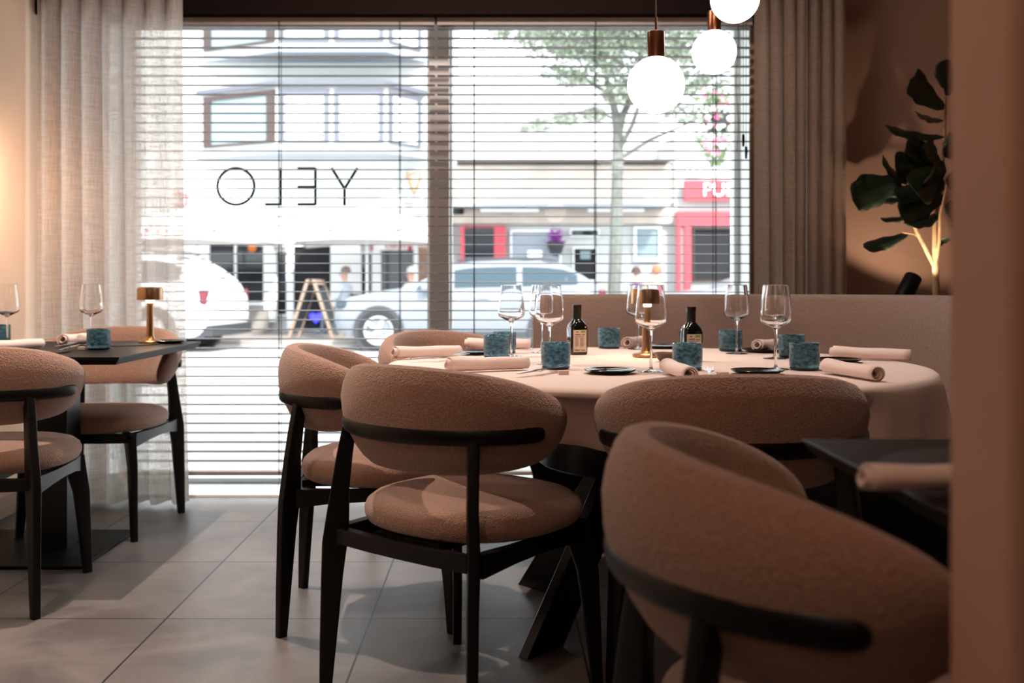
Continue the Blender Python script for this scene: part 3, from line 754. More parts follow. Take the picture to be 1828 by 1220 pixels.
def leaf(base, tip, wid, bend=.12, roll=0.0):
    ax = tip-base; L = ax.length; t = ax.normalized(); side = t.cross(Vector((0, 1, 0)))
    if side.length < .1: side = Vector((1, 0, 0))
    side.normalize(); nrm = side.cross(t).normalized()
    R = Matrix.Rotation(roll, 3, t); side = R @ side; nrm = R @ nrm
    N = 12; rows = []
    for i in range(N+1):
        u = i/N; wd = wid*(.10+1.0*math.sin(PI*min(1, u*.96+.02))**.6*(.42+.58*u**.9)) if 0 < i < N else wid*.05
        wd *= 1+.09*math.sin(u*17)
        c = base+ax*u+nrm*bend*L*math.sin(u*PI*.9)+Vector((0, 0, -.10*L*u*u))
        rows.append([bm.verts.new(c+side*wd*v+nrm*(abs(v)*.16*wd+.05*wid*math.sin(u*20+v*3)*abs(v))) for v in (-1, -.6, -.2, 0, .2, .6, 1)])
    for a, b_ in zip(rows, rows[1:]):
        for k in range(6): bm.faces.new((a[k], a[k+1], b_[k+1], b_[k]))
LV = [((1686, 190, 0), (1640, 113, -.03), .045, .5), ((1685, 195, 0), (1627, 132, -.08), .062, .2), ((1684, 215, 0), (1635, 192, .1), .05, 1.35), ((1686, 245, 0), (1583, 210, -.05), .050, .9),
      ((1680, 290, 0), (1620, 245, -.1), .075, .3), ((1680, 300, 0), (1660, 240, -.08), .06, .5), ((1620, 330, 0), (1578, 268, -.04), .05, .9), ((1675, 300, 0), (1600, 285, -.12), .085, .2),
      ((1686, 290, 0), (1640, 335, -.14), .095, .1), ((1612, 320, 0), (1524, 345, -.1), .085, .15), ((1630, 345, 0), (1530, 310, -.05), .06, .3), ((1672, 330, 0), (1600, 338, -.1), .055, .6),
      ((1685, 350, 0), (1610, 375, -.1), .075, .2), ((1680, 380, 0), (1620, 388, -.12), .05, 1.1), ((1622, 350, 0), (1580, 345, .1), .05, .6), ((1640, 380, 0), (1572, 382, .06), .045, 1.2),
      ((1622, 417, 0), (1543, 430, -.08), .042, .75), ((1686, 280, 0), (1740, 240, -.05), .08, .3), ((1688, 320, 0), (1750, 330, -.05), .08, .2), ((1686, 370, 0), (1745, 380, 0), .07, .3), ((1688, 170, 0), (1725, 120, 0), .06, .4),
      ((1684, 340, 0), (1665, 300, -.15), .08, .1), ((1676, 440, 0), (1700, 425, -.05), .03, .8), ((1688, 160, 0), (1690, 100, -.05), .05, .2)]
for (bx, by, bd), (tx, ty, td), wd, rl in LV: leaf(Q(bx, by, bd), Q(tx, ty, td), wd, .10, rl)
fo = mesh_obj('foliage', bm, leaf_m, pl, org=og)
md = fo.modifiers.new('thick', 'SOLIDIFY'); md.thickness = .0012
sp = thing('floor_spotlight', 'slim black tilted spotlight standing up behind the banquette by the fig', 'spotlight', (wx(1606, 4.20), 4.20, 0)); og = sp.location
a, b2 = at(1610, 535, 4.20), at(1631, 494, 4.23); dr = (b2-a).normalized()
B().tube([a, a+dr*.03, b2-dr*.004, b2], [.034, .036, .036, .034], 24).build('lamp_head', black, sp, org=og)
B().tube([og+Vector((0, 0, .02)), Vector((og.x, og.y, a.z-.01)), a+dr*.01], .009, 10).build('pole', black, sp, org=og)
B().lathe([(0, 0), (.09, 0), (.09, .014), (.085, .018), (0, .018)], 32).build('base', black, sp)
spot('plant_uplight', b2+dr*.03, Q(1650, 345, .12), 9, 125, .3, (1, .80, .58), .006)

# ================================================================ the street outside
white_render = mat('white_render', (178, 180, 178), rough=.9, noise=(.6, .05))
stone_band = mat('pale_brick', (196, 184, 172), rough=.9, noise=(2.5, .1))
brown_frame = mat('bronze_window_frame', (58, 40, 36), rough=.5)
slate = mat('slate_frame', (84, 86, 96), rough=.5)
blue_grey = mat('blue_grey_metal', (140, 148, 158), rough=.5)
pale_blue = mat('pale_blue_pane', (112, 130, 136), rough=.15)
blind_pane = mat('white_blind_pane', (232, 238, 242), rough=.4)
dark_pane = mat('dark_shop_pane', (30, 36, 42), rough=.08)
dark_in = mat('dark_interior', (22, 22, 26), rough=.8)
red_m = mat('red_paint', (176, 62, 72), rough=.5)
redtxt = mat('red_lettering', (190, 40, 44), rough=.6)
purple_txt = mat('purple_lettering', (96, 40, 70), rough=.6)
wht = mat('white_paint', (238, 240, 240), rough=.5)
gold_m = mat('gold_paint', (116, 96, 70), rough=.5)
canvas_m = mat('white_canvas', (240, 238, 236), rough=.9)
grey_stone = mat('grey_plinth', (140, 134, 128), rough=.9, noise=(3, .1))
brick_m = mat('brown_brick', (140, 112, 98), rough=.9, noise=(12, .2))
asphalt = mat('pale_paving', (176, 172, 168), rough=.9, noise=(1.5, .05))
orange_m = mat('orange_paint', (226, 120, 40), rough=.5)
GZ = -.1
struct(B().box(-40, 40, 5.04, 17.8, GZ-.2, GZ).build('street', asphalt, smooth=False))
struct(B().box(-40, 40, 17.8, 30, GZ-.2, GZ+.08).build('far_pavement', grey_stone, smooth=False))

FY = 21.0
def rect(b, x0, x1, y0, y1, Y, dep=.06):
    """box whose front face at distance Y covers this stretch of facade"""
    b.box(wx(x0, Y), wx(x1, Y), Y, Y+dep, wz(y1, Y), wz(y0, Y)); return b
def fpart(name, m, root, rects, Y=FY-.05, dep=.05, parent=None):
    b = B()
    for r in rects: rect(b, *r, Y, dep)
    return b.build(name, m, parent or root, smooth=False, org=root.location)
def opening(root, r, fm=wht, pm_=dark_pane, fw=5, name='window', Y=FY-.1, bars=()):
    """framed window or door: frame part with its pane as sub-part"""
    x0, x1, y0, y1 = r
    fr = fpart(name, fm, root, [(x0-fw, x0, y0-fw, y1+fw), (x1, x1+fw, y0-fw, y1+fw), (x0, x1, y0-fw, y0), (x0, x1, y1, y1+fw)]+[(bx-2, bx+2, y0, y1) for bx in bars], Y, .1)
    fpart('pane', pm_, root, [(x0, x1, y0, y1)], Y+.06, .02, fr); return fr
def text(s, m, parent, px, py, Y, hpx, name='lettering', org=None, flip=False, dep=.01):
    cu = bpy.data.curves.new('t', 'FONT'); cu.body = s; cu.align_x = 'CENTER'; cu.align_y = 'CENTER'; cu.size = hpx*Y/F*1.4; cu.extrude = dep
    t = bpy.data.objects.new('t', cu); C.objects.link(t); bpy.context.view_layer.update()
    me = bpy.data.meshes.new_from_object(t.evaluated_get(bpy.context.evaluated_depsgraph_get())); bpy.data.objects.remove(t)
    me.materials.clear(); me.materials.append(m); me.name = name
    M = Matrix.Translation(Vector((wx(px, Y), Y, wz(py, Y)))-Vector(org)) @ Matrix.Rotation(PI/2, 4, 'X'); me.transform(M)
    o = bpy.data.objects.new(name, me); C.objects.link(o); o.parent = parent; return o

# left building: the pub
bl = thing('pub_building', 'white rendered pub building with bay windows across the street, left', 'building', (wx(400, FY), FY, GZ+.08)); og = bl.location
BX0, BX1 = wx(-260, FY), wx(803, FY)
B().box(BX0, BX1, FY, FY+5, GZ+.08, 10).build('wall', white_render, bl, smooth=False, org=og)
# first floor bay: angled prism
def bay(y0, y1, xs, name='bay_window'):
    Yb = FY-.9; a, b_, c, d = xs
    P_ = [(wx(a, FY), FY), (wx(b_, Yb), Yb), (wx(c, Yb), Yb), (wx(d, FY), FY)]
    z0, z1 = wz(y1, FY-.5), wz(y0, FY-.5)
    return B().prism(P_, 'z', z0, z1).build(name, white_render, bl, smooth=False, org=og), P_, z0, z1
for (y0, y1) in ((162, 268), (-40, 92)):
    bo, P_, z0, z1 = bay(y0, y1, (362, 495, 690, 752))
    e = .05
    # roof slab and sill
    sc = [(x+(-.15 if i == 0 else .15 if i == 3 else 0), y-(.12 if i in (1, 2) else 0)) for i, (x, y) in enumerate(P_)]
    B().prism(sc, 'z', z1, z1+.10).build('bay_roof', slate, bl, smooth=False, org=og)
    B().prism(sc, 'z', z0-.12, z0).build('bay_sill', blue_grey, bl, smooth=False, org=og)
    for (A, Bp, fm, pmm, nn) in ((P_[0], P_[1], brown_frame, pale_blue, 1), (P_[1], P_[2], slate, blind_pane, 2), (P_[2], P_[3], slate, blind_pane, 1)):
        A, Bp = Vector(A), Vector(Bp); t = (Bp-A).normalized(); n_ = Vector((t.y, -t.x)); Lb = (Bp-A).length; wn = Lb/nn
        M = Matrix(((t.x, n_.x, 0, A.x), (t.y, n_.y, 0, A.y), (0, 0, 1, 0), (0, 0, 0, 1)))
        for k in range(nn):
            u0, u1 = k*wn+.05, (k+1)*wn-.05; b = B()
            f = .20 if fm is brown_frame else .11
            for q in ((u0, u0+f, z0+.1, z1-.05), (u1-f, u1, z0+.1, z1-.05), (u0+f, u1-f, z0+.1, z0+.15), (u0+f, u1-f, z1-.15, z1-.05)): b.box(q[0], q[1], 0, .05, q[2], q[3], M)
            fo_ = b.build('window', fm, bl, smooth=False, org=og)
            B().box(u0+f, u1-f, 0, .02, z0+.15, z1-.15, M).build('pane', pmm, fo_, smooth=False, org=og)
# shop front at street level
fpart('shop_front', wht, bl, [(300, 800, 424, 434), (300, 372, 434, 560), (472, 492, 434, 575), (512, 522, 434, 590), (592, 643, 434, 590), (666, 678, 434, 540), (740, 746, 434, 590)], FY-.12, .12)
fpart('plinth', grey_stone, bl, [(300, 480, 553, 592), (643, 746, 532, 592)], FY-.16, .16)
opening(bl, (374, 470, 436, 540), bars=(420,)); opening(bl, (494, 511, 450, 562), fw=2)
opening(bl, (524, 590, 440, 588), fw=2, name='door', pm_=dark_in); opening(bl, (645, 664, 452, 530), fw=2); opening(bl, (680, 738, 446, 524), fw=3)
fpart('brick_pier', brick_m, bl, [(746, 800, 432, 592)], FY-.06, .06)
fpart('sign_board', wht, bl, [(488, 514, 435, 449)], FY-.2, .05); text('BAR', purple_txt, bl, 500, 442, FY-.22, 9, org=og)
fpart('sign_board', wht, bl, [(676, 742, 430, 447)], FY-.2, .05); text('CISON', redtxt, bl, 706, 439, FY-.22, 9, org=og)
fpart('sign_stripe', red_m, bl, [(728, 736, 430, 447), (662, 666, 430, 447)], FY-.22, .02)
s_ = B(); n_ = 12
s_.prism([(wx(455+(9 if i % 2 else 6)*math.cos(i*PI/n_), FY), wz(443+(9 if i % 2 else 6)*math.sin(i*PI/n_), FY)) for i in range(2*n_)], 'y', FY-.24, FY-.22).build('sun_ornament', orange_m, bl, smooth=False, org=og)
blue_lit = mat('blue_lit_heart', (60, 60, 255), rough=.5, emit=3)
ht = [(16*math.sin(t)**3, 13*math.cos(t)-5*math.cos(2*t)-2*math.cos(3*t)-math.cos(4*t)) for t in [2*PI*i/28 for i in range(28)]]
B().prism([(wx(564+x*.75, FY-.15), wz(567-y*.65, FY-.15)) for x, y in ht], 'y', FY-.17, FY-.14).build('heart_light', blue_lit, bl, smooth=False, org=og)
# harp sign
hs = thing('harp_sign', 'projecting pub sign with a golden harp emblem above a small white name plate', 'sign', (wx(737, FY-.2), FY-.2, wz(330, FY))); og = hs.location
hy = FY-.3
B().box(wx(716, hy), wx(723, hy), hy, FY, wz(318, hy), wz(306, hy)).build('bracket', blue_grey, hs, smooth=False, org=og)
b = B(); b.tube([at(727, 308, hy), at(733, 312, hy), at(741, 309, hy), at(750, 307, hy), at(751, 318, hy), at(746, 330, hy), at(742, 343, hy), at(736, 347, hy)], .028, 8)
b.tube([at(727, 308, hy), at(731, 326, hy), at(737, 340, hy), at(742, 343, hy)], .045, 8)
for i in range(5): b.tube([at(731+i*4, 313-abs(2-i)*.5, hy), at(733+i*3, 328+i*2, hy)], .008, 5)
b.build('harp_emblem', gold_m, hs, org=og)
B().box(wx(716, hy), wx(760, hy), hy, hy+.08, wz(363, hy), wz(352, hy)).build('name_plate', dark_in, hs, smooth=False, org=og)
B().box(wx(718, hy), wx(757, hy), hy-.02, hy, wz(361, hy), wz(354, hy)).build('plate_face', wht, hs, smooth=False, org=og)
text('GUINNESS', gold_m, hs, 737, 357.5, hy-.03, 5, org=og)
rs = thing('outline_sign', 'small red outlined sign on the pub wall at the edge of the curtain', 'sign', (wx(327, FY-.05), FY-.05, wz(357, FY))); og = rs.location
b = B()
for r_ in ((310, 334, 345, 348), (310, 334, 364, 367), (331, 334, 348, 364), (318, 326, 354, 357)): rect(b, *r_, FY-.05, .05)
b.build('outline', red_m, rs, smooth=False, org=og)

# right building, long beige facade
br = thing('beige_building', 'long low building with pale brick band, red window and canopy across the street', 'building', (wx(1000, FY), FY, GZ+.08)); og = br.location
B().box(wx(803, FY), wx(1206, FY), FY+.3, FY+5, GZ+.08, wz(288, FY)).build('wall', white_render, br, smooth=False, org=og)
B().box(wx(803, FY), wx(1206, FY), FY+2.2, FY+6, wz(288, FY)+.0, wz(110, FY)).build('upper_wall', white_render, br, smooth=False, org=og)
fpart('brick_band', stone_band, br, [(806, 1204, 296, 364)], FY+.2, .12); fpart('cornice', brown_frame, br, [(815, 1195, 287, 290)], FY-.05, .4)
fpart('canopy', blue_grey, br, [(808, 1195, 364, 369)], FY-.6, 1.0)
fpart('lower_band', stone_band, br, [(806, 1204, 369, 399)], FY+.15, .15)
for q in ((858, 962, 373, 378), (1050, 1150, 373, 378)): fpart('strip_light', wht, br, [q], FY-.3, .1)
fr_ = fpart('window', red_m, br, [(822, 829, 402, 474), (882, 903, 402, 474), (829, 882, 402, 406)], FY, .3); fpart('pane', dark_pane, br, [(829, 882, 406, 474)], FY+.1, .02, fr_)
opening(br, (914, 999, 414, 470), fw=3, pm_=blue_grey, Y=FY+.18); fpart('board', wht, br, [(942, 968, 447, 468)], FY+.15, .05)
opening(br, (1020, 1068, 411, 421), fw=2, Y=FY+.18); opening(br, (1025, 1064, 444, 500), fw=2, name='door', pm_=dark_in, Y=FY+.18); fpart('poster', pale_blue, br, [(1036, 1054, 448, 463)], FY+.15, .02)
opening(br, (1136, 1176, 408, 462), fw=4, pm_=pale_blue, Y=FY+.18)
wl_ = B().lathe([(0, -.1), (.12, -.1), (.11, .06), (0, .1)], 16, at(818, 374, FY-.1)); wl_.build('wall_lamp', dark_in, br, org=og)
# far right building with the red front
b3 = thing('red_fronted_pub', 'white building with a red sign and red shop front at the far right', 'building', (wx(1300, FY), FY, GZ+.08)); og = b3.location
B().box(wx(1206, FY), wx(1700, FY), FY+.1, FY+5, GZ+.08, wz(240, FY)).build('wall', white_render, b3, smooth=False, org=og)
fpart('red_fascia', red_m, b3, [(1208, 1420, 378, 404)], FY-.05, .15); fpart('red_pillar', red_m, b3, [(1208, 1216, 404, 520), (1222, 1234, 404, 520)], FY-.05, .15)
fpart('grey_pillar', grey_stone, b3, [(1216, 1222, 404, 520)], FY, .1)
opening(b3, (1240, 1306, 410, 500), fw=3, fm=brown_frame, pm_=dark_in, Y=FY); fpart('sign_board', red_m, b3, [(1222, 1370, 322, 359)], FY-.15, .12)
text('PUB', wht, b3, 1284, 340, FY-.17, 24, org=og); opening(b3, (1228, 1234, 296, 312), fw=2, pm_=pale_blue, Y=FY+.05); opening(b3, (1240, 1248, 296, 312), fw=2, pm_=pale_blue, Y=FY+.05)

# market parasols in front of the pub
def make_parasol():
    o = thing('parasol', 'x', 'parasol'); hw = 1.42
    def sq(h, z, n=10):
        out = []
        for k in range(4):
            for i in range(n):
                u = -1+2*i/n; p_ = {0: (u, -1), 1: (1, u), 2: (-u, 1), 3: (-1, -u)}[k]; sag = .0 if h < .1 else .05*(1-u*u)*h
                out.append((p_[0]*h, p_[1]*h, z+sag))
        return out
    B().loft([sq(.03, 2.66), sq(.5, 2.47), sq(hw*.66, 2.36), sq(hw, 2.16), sq(hw+.01, 2.15)], cap=False).build('canopy', canvas_m, o, angle=20)
    B().loft([sq(hw+.012, 2.17), sq(hw+.014, 1.86)], cap=False).build('valance', canvas_m, o)
    b = B()
    for x in (-.5, -.3, -.15, 0, .15, .3, .7): b.box(x, x+.08, -hw-.03, -hw-.02, 2.06, 2.085+.03*(x in (-.5, .7)))
    b.build('red_marks', redtxt, o, smooth=False)
    B().lathe([(0, 0), (.025, 0), (.025, 2.66), (0, 2.66)], 12).build('pole', wht, o)
    B().box(-.35, .35, -.35, .35, 0, .06).build('base', grey_stone, o, smooth=False)
    return o
para = Proto(make_parasol())
for px, lab in ((352, 'white parasol partly behind the sheer curtain, in front of the pub'), (655, 'white parasol beside the window post, in front of the pub door')):
    para.put((wx(px, 19.2), 19.2, GZ+.08), 0, lab, 'white parasols across the street').scale = (1, 1, .94)

# A-frame pavement sign
af = thing('pavement_sign', 'wooden A-frame board standing open before the dark pub door', 'sign', (wx(563, 18.4), 18.4, GZ+.08)); og = af.location.copy(); af.rotation_euler = (0, 0, -.12)
pine = mat('pale_pine', (140, 120, 104), rough=.7); chalk = mat('blackboard', (44, 50, 54), rough=.7)
yS = 18.4; zt = wz(499, yS); zb = GZ+.08
for sx in (-1, 1):
    xt, xb = wx(563, yS)+sx*.05, wx(563, yS)+sx*.42
    b = B()
    for y in (yS-.28, yS+.28):
        b.loft([[(x-.03, y-.015, z), (x+.03, y-.015, z), (x+.03, y+.015, z), (x-.03, y+.015, z)] for x, z in ((xb, zb), (xt, zt))])
    b.loft([[(x-.02, yS-.28, z), (x+.02, yS-.28, z), (x+.02, yS+.28, z), (x-.02, yS+.28, z)] for x, z in ((xt, zt), (xt+sx*.04, zt-.1))])
    fr_ = b.build('wood_frame', pine, af, smooth=False, org=og)
    xa, xc = xt+sx*.05, xb-sx*.06
    B().loft([[(x-.008, yS-.26, z), (x+.008, yS-.26, z), (x+.008, yS+.26, z), (x-.008, yS+.26, z)] for x, z in ((xc, zb+.18), (xa, zt-.15))]).build('blackboard', chalk, af, smooth=False, org=og)

# ---------------------------------------------------------------- cars
tyre = mat('tyre_rubber', (30, 32, 34), rough=.8); rim_m = mat('alloy', (200, 204, 208), rough=.3, metal=.7)
car_glass = mat('car_glass', (38, 54, 62), rough=.06); trim_m = mat('black_trim', (48, 50, 54), rough=.6); lamp_m = mat('red_tail_lamp', (100, 28, 40), rough=.3)
def make_car(body, suv=0.0, name='car'):
    """nose towards -X, near side towards -Y, origin on the ground at the middle"""
    o = thing(name, 'x', 'car')
    h = suv
    # stations: x, zlow, belt, roof, half width low, half width roof
    St = [(-2.22, .42, .60, .62, .62, .55), (-2.16, .30, .74, .76, .78, .70), (-1.95, .24, .84, .88, .87, .78), (-1.4, .22, .93+h*.3, .98+h*.3, .90, .80), (-1.02, .22, .97+h*.3, 1.03+h*.3, .90, .78),
          (-.72, .22, .98+h*.5, 1.18+h*.5, .90, .74), (-.32, .22, .99+h*.5, 1.40+h, .90, .68), (.0, .22, 1.0+h*.5, 1.46+h, .90, .67), (.6, .22, 1.01+h*.5, 1.48+h, .90, .67), (1.2, .22, 1.03+h*.5, 1.46+h, .90, .67),
          (1.55, .22, 1.05+h*.5, 1.40+h, .90, .66), (1.85, .24, 1.07+h*.5, 1.22+h, .88, .68), (2.05, .27, 1.05+h*.5, 1.08+h*.6, .86, .70), (2.20, .32, .88, .92, .80, .68), (2.25, .42, .60, .64, .70, .6)]
    def ring(s, out=0):
        x, zl, zb, zr, wl, wr = s; hh = []
        for y, z in ((.0, zl), (wl*.92, zl), (wl, zl+.14), (wl+.01, (zl+zb)/2+.05), (wl*.985, zb-.03), (wl*.95, zb), (wr+(wl*.95-wr)*.12, zb+(zr-zb)*.82), (wr*.86, zb+(zr-zb)*.96), (wr*.5, zr), (0, zr+.006)): hh.append((y, z))
        return [(x, -y, z) for y, z in hh]+[(x, y, z) for y, z in hh[-2:0:-1]]
    B().loft([ring(s) for s in St]).build('body', body, o, angle=50)
    # side glass
    for sy in (-1, 1):
        b = B()
        for i0, i1 in ((4.5, 6.1), (6.2, 8.25), (8.4, 10.6)):
            def samp(f):
                i = int(f); t = f-i; a, c = St[i], St[min(i+1, len(St)-1)]; return [p*(1-t)+q*t for p, q in zip(a, c)]
            lo, hi = [], []
            for k in range(7):
                s = samp(i0+(i1-i0)*k/6); x, zl, zb, zr, wl, wr = s
                yb = wl*.95; yr = wr+(wl*.95-wr)*.12
                def pt(f_): return (x, sy*(yb+(yr-yb)*f_/.82+.006), zb+(zr-zb)*f_)
                lo.append(pt(.06)); hi.append(pt(.76))
            b.loft([lo, hi], cap=False, closed=False)
        b.build('side_glass', car_glass, o)
    def ends(ia, ib, name, sgn):
        a, c = St[ia], St[ib]; rg = []
        for s in (a, c):
            x, zl, zb, zr, wl, wr = s; rg.append([(x-.0, wr*.80*v, zr+.014-(.02 if abs(v) > .9 else 0)) for v in (-1, -.5, 0, .5, 1)])
        B().loft(rg, cap=False, closed=False).build(name, car_glass, o)
    ends(5, 6, 'windscreen', -1); ends(10, 12, 'rear_window', 1)
    # wheels and arches
    for xw in (-1.46, 1.32):
        for sy in (-1, 1):
            M = Matrix.Translation((xw, sy*.80, .34)) @ Matrix.Rotation(-PI/2*sy, 4, 'X')
            ar = B().lathe([(.30, -.02), (.405, -.02), (.405, .128), (.385, .133), (.30, .12)], 32); bmesh.ops.transform(ar.bm, matrix=M, verts=ar.bm.verts); ar.build('wheel_arch', trim_m, o)
            t = B().lathe([(.22, -.1), (.32, -.1), (.34, -.07), (.34, .10), (.325, .135), (.235, .14), (.22, .1)], 32); bmesh.ops.transform(t.bm, matrix=M, verts=t.bm.verts); wo = t.build('tyre', tyre, o)
            rm = B().lathe([(0, .0), (.225, .02), (.235, .135), (.215, .138), (.205, .06), (0, .05)], 32)
            for k in range(5):
                R_ = Matrix.Rotation(k*2*PI/5, 4, 'Z'); rm.box(.03, .21, -.028, .028, .07, .128, R_)
            rm.lathe([(0, .13), (.05, .13), (.055, .06), (0, .06)], 16); bmesh.ops.transform(rm.bm, matrix=M, verts=rm.bm.verts); rm.build('alloy_rim', rim_m, wo)
    b = B()
    for sy in (-1, 1): b.box(-1.0, .95, sy*.905-.01, sy*.905+.01, .22, .32)
    b.box(2.0, 2.27, -.80, .80, .26, .44).box(-2.24, -2.1, -.7, .7, .28, .44)
    b.build('lower_trim', trim_m, o, smooth=False)
    for sy in (-1, 1):
        B().box(1.98, 2.19, sy*.80-.05, sy*.80+.075, .76, 1.0).build('tail_lamp', lamp_m, o, bevel=.02)
        B().box(-2.16, -1.86, sy*.80-.05, sy*.80+.055, .70, .82).build('head_lamp', car_glass, o, bevel=.02)
        b = B()
        for x in (.1, 1.05): b.box(x, x+.2, sy*.915-.015, sy*.915+.015, .86, .89)
        b.build('door_handle', rim_m, o, smooth=False)
        B().box(-.78, -.62, sy*1.0-.07, sy*1.0+.07, .98+h*.4, 1.10+h*.4).build('door_mirror', body, o, bevel=.03)
        B().tube([(-.2, sy*.64, 1.45+h), (-.1, sy*.64, 1.50+h), (1.2, sy*.64, 1.51+h), (1.4, sy*.64, 1.46+h)], .018, 6).build('roof_rail', trim_m, o)
    return o
silver = mat('silver_paint', (112, 118, 126), rough=.3); whitep = mat('white_car_paint', (206, 210, 214), rough=.25)
cA = make_car(silver, .0); cA.location = (wx(605, 16.9)+2.24, 16.9, GZ); tag(cA, 'silver estate car parked across the street beside the window post')
cB = make_car(whitep, .12); cB.location = (-6.60, 16.7, GZ); cB.rotation_euler = (0, 0, -.14); tag(cB, 'white sport utility car partly behind the sheer curtain, its tail towards the A-frame board')
cC = dup(cA, label='pale car nose half hidden behind the banquette at the right of the street'); cC.location = (wx(1150, 16.9)+2.24, 16.9, GZ)

# ---------------------------------------------------------------- tree and flowers
tree = thing('street_tree', 'young street tree with a slim trunk and airy green crown', 'tree', (wx(1098, 18.2), 18.2, GZ+.08)); og = tree.location
TYD = 18.2; bark = mat('pale_bark', (98, 100, 94), rough=.9, noise=(9, .2)); leafg = mat('tree_leaves', (112, 122, 104), rough=.7)
def T(px, py, dy=0): return at(px, py, TYD+dy)
b = B(); tips = []
def br_(pts, r0, r1):
    n = len(pts); b.tube(pts, [r0+(r1-r0)*i/(n-1) for i in range(n)], 8); tips.extend(pts[1:])
br_([og, T(1097, 520), T(1100, 420), T(1102, 330), T(1103, 240)], .13, .10)
br_([T(1103, 245), T(1098, 200), T(1088, 160), T(1078, 120), T(1060, 60)], .09, .03)
br_([T(1103, 245), T(1112, 205), T(1130, 170, .4), T(1140, 120, .5), T(1150, 50, .6)], .08, .03)
br_([T(1104, 270), T(1128, 225, -.3), T(1140, 190, -.5), T(1165, 140, -.6), T(1200, 80, -.6)], .05, .02)
br_([T(1105, 285), T(1160, 250, .2), T(1200, 233, .3), T(1240, 215, .3), T(1290, 190)], .045, .015)
br_([T(1100, 215), T(1060, 195, -.2), T(1030, 200, -.3), T(975, 215, -.3), T(935, 232)], .03, .01)
br_([T(1090, 170), T(1050, 145, .3), T(1010, 135, .3), T(960, 110, .3), T(900, 75)], .04, .01)
br_([T(1080, 120), T(1030, 90), T(980, 60, -.4), T(930, 40, -.4)], .03, .01)
br_([T(1140, 120, .5), T(1200, 95, .5), T(1260, 70, .4), T(1330, 60)], .03, .01)
b.build('trunk_and_branches', bark, tree, org=og)
rnd = random.Random(5); bm = bmesh.new()
def leafq(bm, p, s):
    a = Vector((rnd.gauss(0, 1), rnd.gauss(0, 1), rnd.gauss(0, .6))).normalized(); c = a.orthogonal().normalized(); c = Matrix.Rotation(rnd.uniform(0, 6.28), 3, a) @ c
    v = [bm.verts.new(q) for q in (p, p+a*s*.5+c*s*.28, p+a*s, p+a*s*.5-c*s*.28)]; bm.faces.new(v)
cl_ = [(1040, 60, 60), (1110, 45, 60), (1180, 60, 55), (980, 70, 45), (930, 50, 35), (1240, 70, 50), (1300, 90, 45), (1050, 110, 50), (1130, 110, 50), (1020, 140, 22), (985, 130, 18), (1210, 130, 50), (1270, 160, 35), (1180, 170, 35),
       (1010, 212, 18), (965, 222, 16), (935, 230, 8), (1060, 205, 18), (1110, 165, 30), (1080, 20, 60), (1170, 10, 60), (960, 20, 40), (890, 62, 16), (1230, 205, 22), (1190, 195, 20), (900, 40, 14)]
for cx, cy, rr in cl_:
    for k in range(int(rr*rr*1.35)+30):
        an = rnd.uniform(0, 6.28); q = rnd.random()**.5*rr; p = T(cx+q*math.cos(an)*1.25, cy+q*math.sin(an)*.8, rnd.gauss(0, .6)); leafq(bm, p, rnd.uniform(.035, .075))
mesh_obj('leaves', bm, leafg, tree, smooth=False, org=og)

pk = mat('pink_petals', (226, 110, 150), rough=.7); wp = mat('white_petals', (245, 235, 240), rough=.7); gl_ = mat('trailing_leaves', (100, 120, 84), rough=.7)
HY = 13.0
lpst = thing('lamp_post', 'slim dark lamp post carrying the flower basket, behind the blind at the right window edge', 'lamp post', (wx(1323, HY), HY, GZ)); og = lpst.location
B().lathe([(0, 0), (.09, 0), (.09, .3), (.05, .5), (.04, 4.4), (0, 4.4)], 16).build('post', trim_m, lpst)
B().tube([at(1323, 135, HY), at(1300, 128, HY), at(1280, 135, HY)], .02, 6).build('bracket', trim_m, lpst, org=og)
hb = thing('hanging_flower_basket', 'hanging basket spilling pink and white flowers at the right of the window', 'flower basket', at(1280, 150, HY)); og = hb.location
B().lathe([(0, -.25), (.12, -.22), (.2, -.05), (.21, 0), (0, 0)], 20, at(1280, 205, HY)).build('basket', trim_m, hb, org=og)
B().tube([at(1280, 135, HY), at(1280, 206, HY)], .008, 5).build('hanger', trim_m, hb, org=og)
rnd = random.Random(9); bms = [bmesh.new() for _ in range(3)]
for k in range(1500):
    t = rnd.random(); cy = 165+t*130; rw = 34 if t < .6 else 34*(1-t)/.4+6; p = at(1278+rnd.uniform(-1, 1)*rw, cy, HY+rnd.gauss(0, .12)); leafq(bms[0], p, rnd.uniform(.04, .07))
for k in range(60):
    t = rnd.random()**.9; cy = 163+t*115; rw = 34 if t < .6 else 34*(1-t)/.4+6; p = at(1278+rnd.uniform(-1, 1)*rw, cy, HY-.15+rnd.uniform(-.08, .05)); bm_ = bms[1 if rnd.random() < .6 else 2]
    for j in range(6):
        a = j*PI/3; c = [bm_.verts.new(p+Vector((.032*math.cos(a+q)*s, -.012*s, .032*math.sin(a+q)*s))) for q, s in ((0, .2), (-.45, .9), (0, 1.2), (.45, .9))]; bm_.faces.new(c)
mesh_obj('leaves', bms[0], gl_, hb, smooth=False, org=og); mesh_obj('pink_flowers', bms[1], pk, hb, smooth=False, org=og); mesh_obj('white_flowers', bms[2], wp, hb, smooth=False, org=og)
pb = thing('wall_flower_basket', 'small basket of purple flowers on the beige building beside the shop opening', 'flower basket', at(992, 425, 20.9)); og = pb.location
B().lathe([(0, -.3), (.12, -.25), (.2, 0), (0, 0)], 16, at(992, 432, 20.95)).build('basket', trim_m, pb, org=og)
bm = bmesh.new(); rnd = random.Random(3)
for k in range(260): leafq(bm, at(992+rnd.gauss(0, 6), 424+rnd.gauss(0, 7), 20.85), .08)
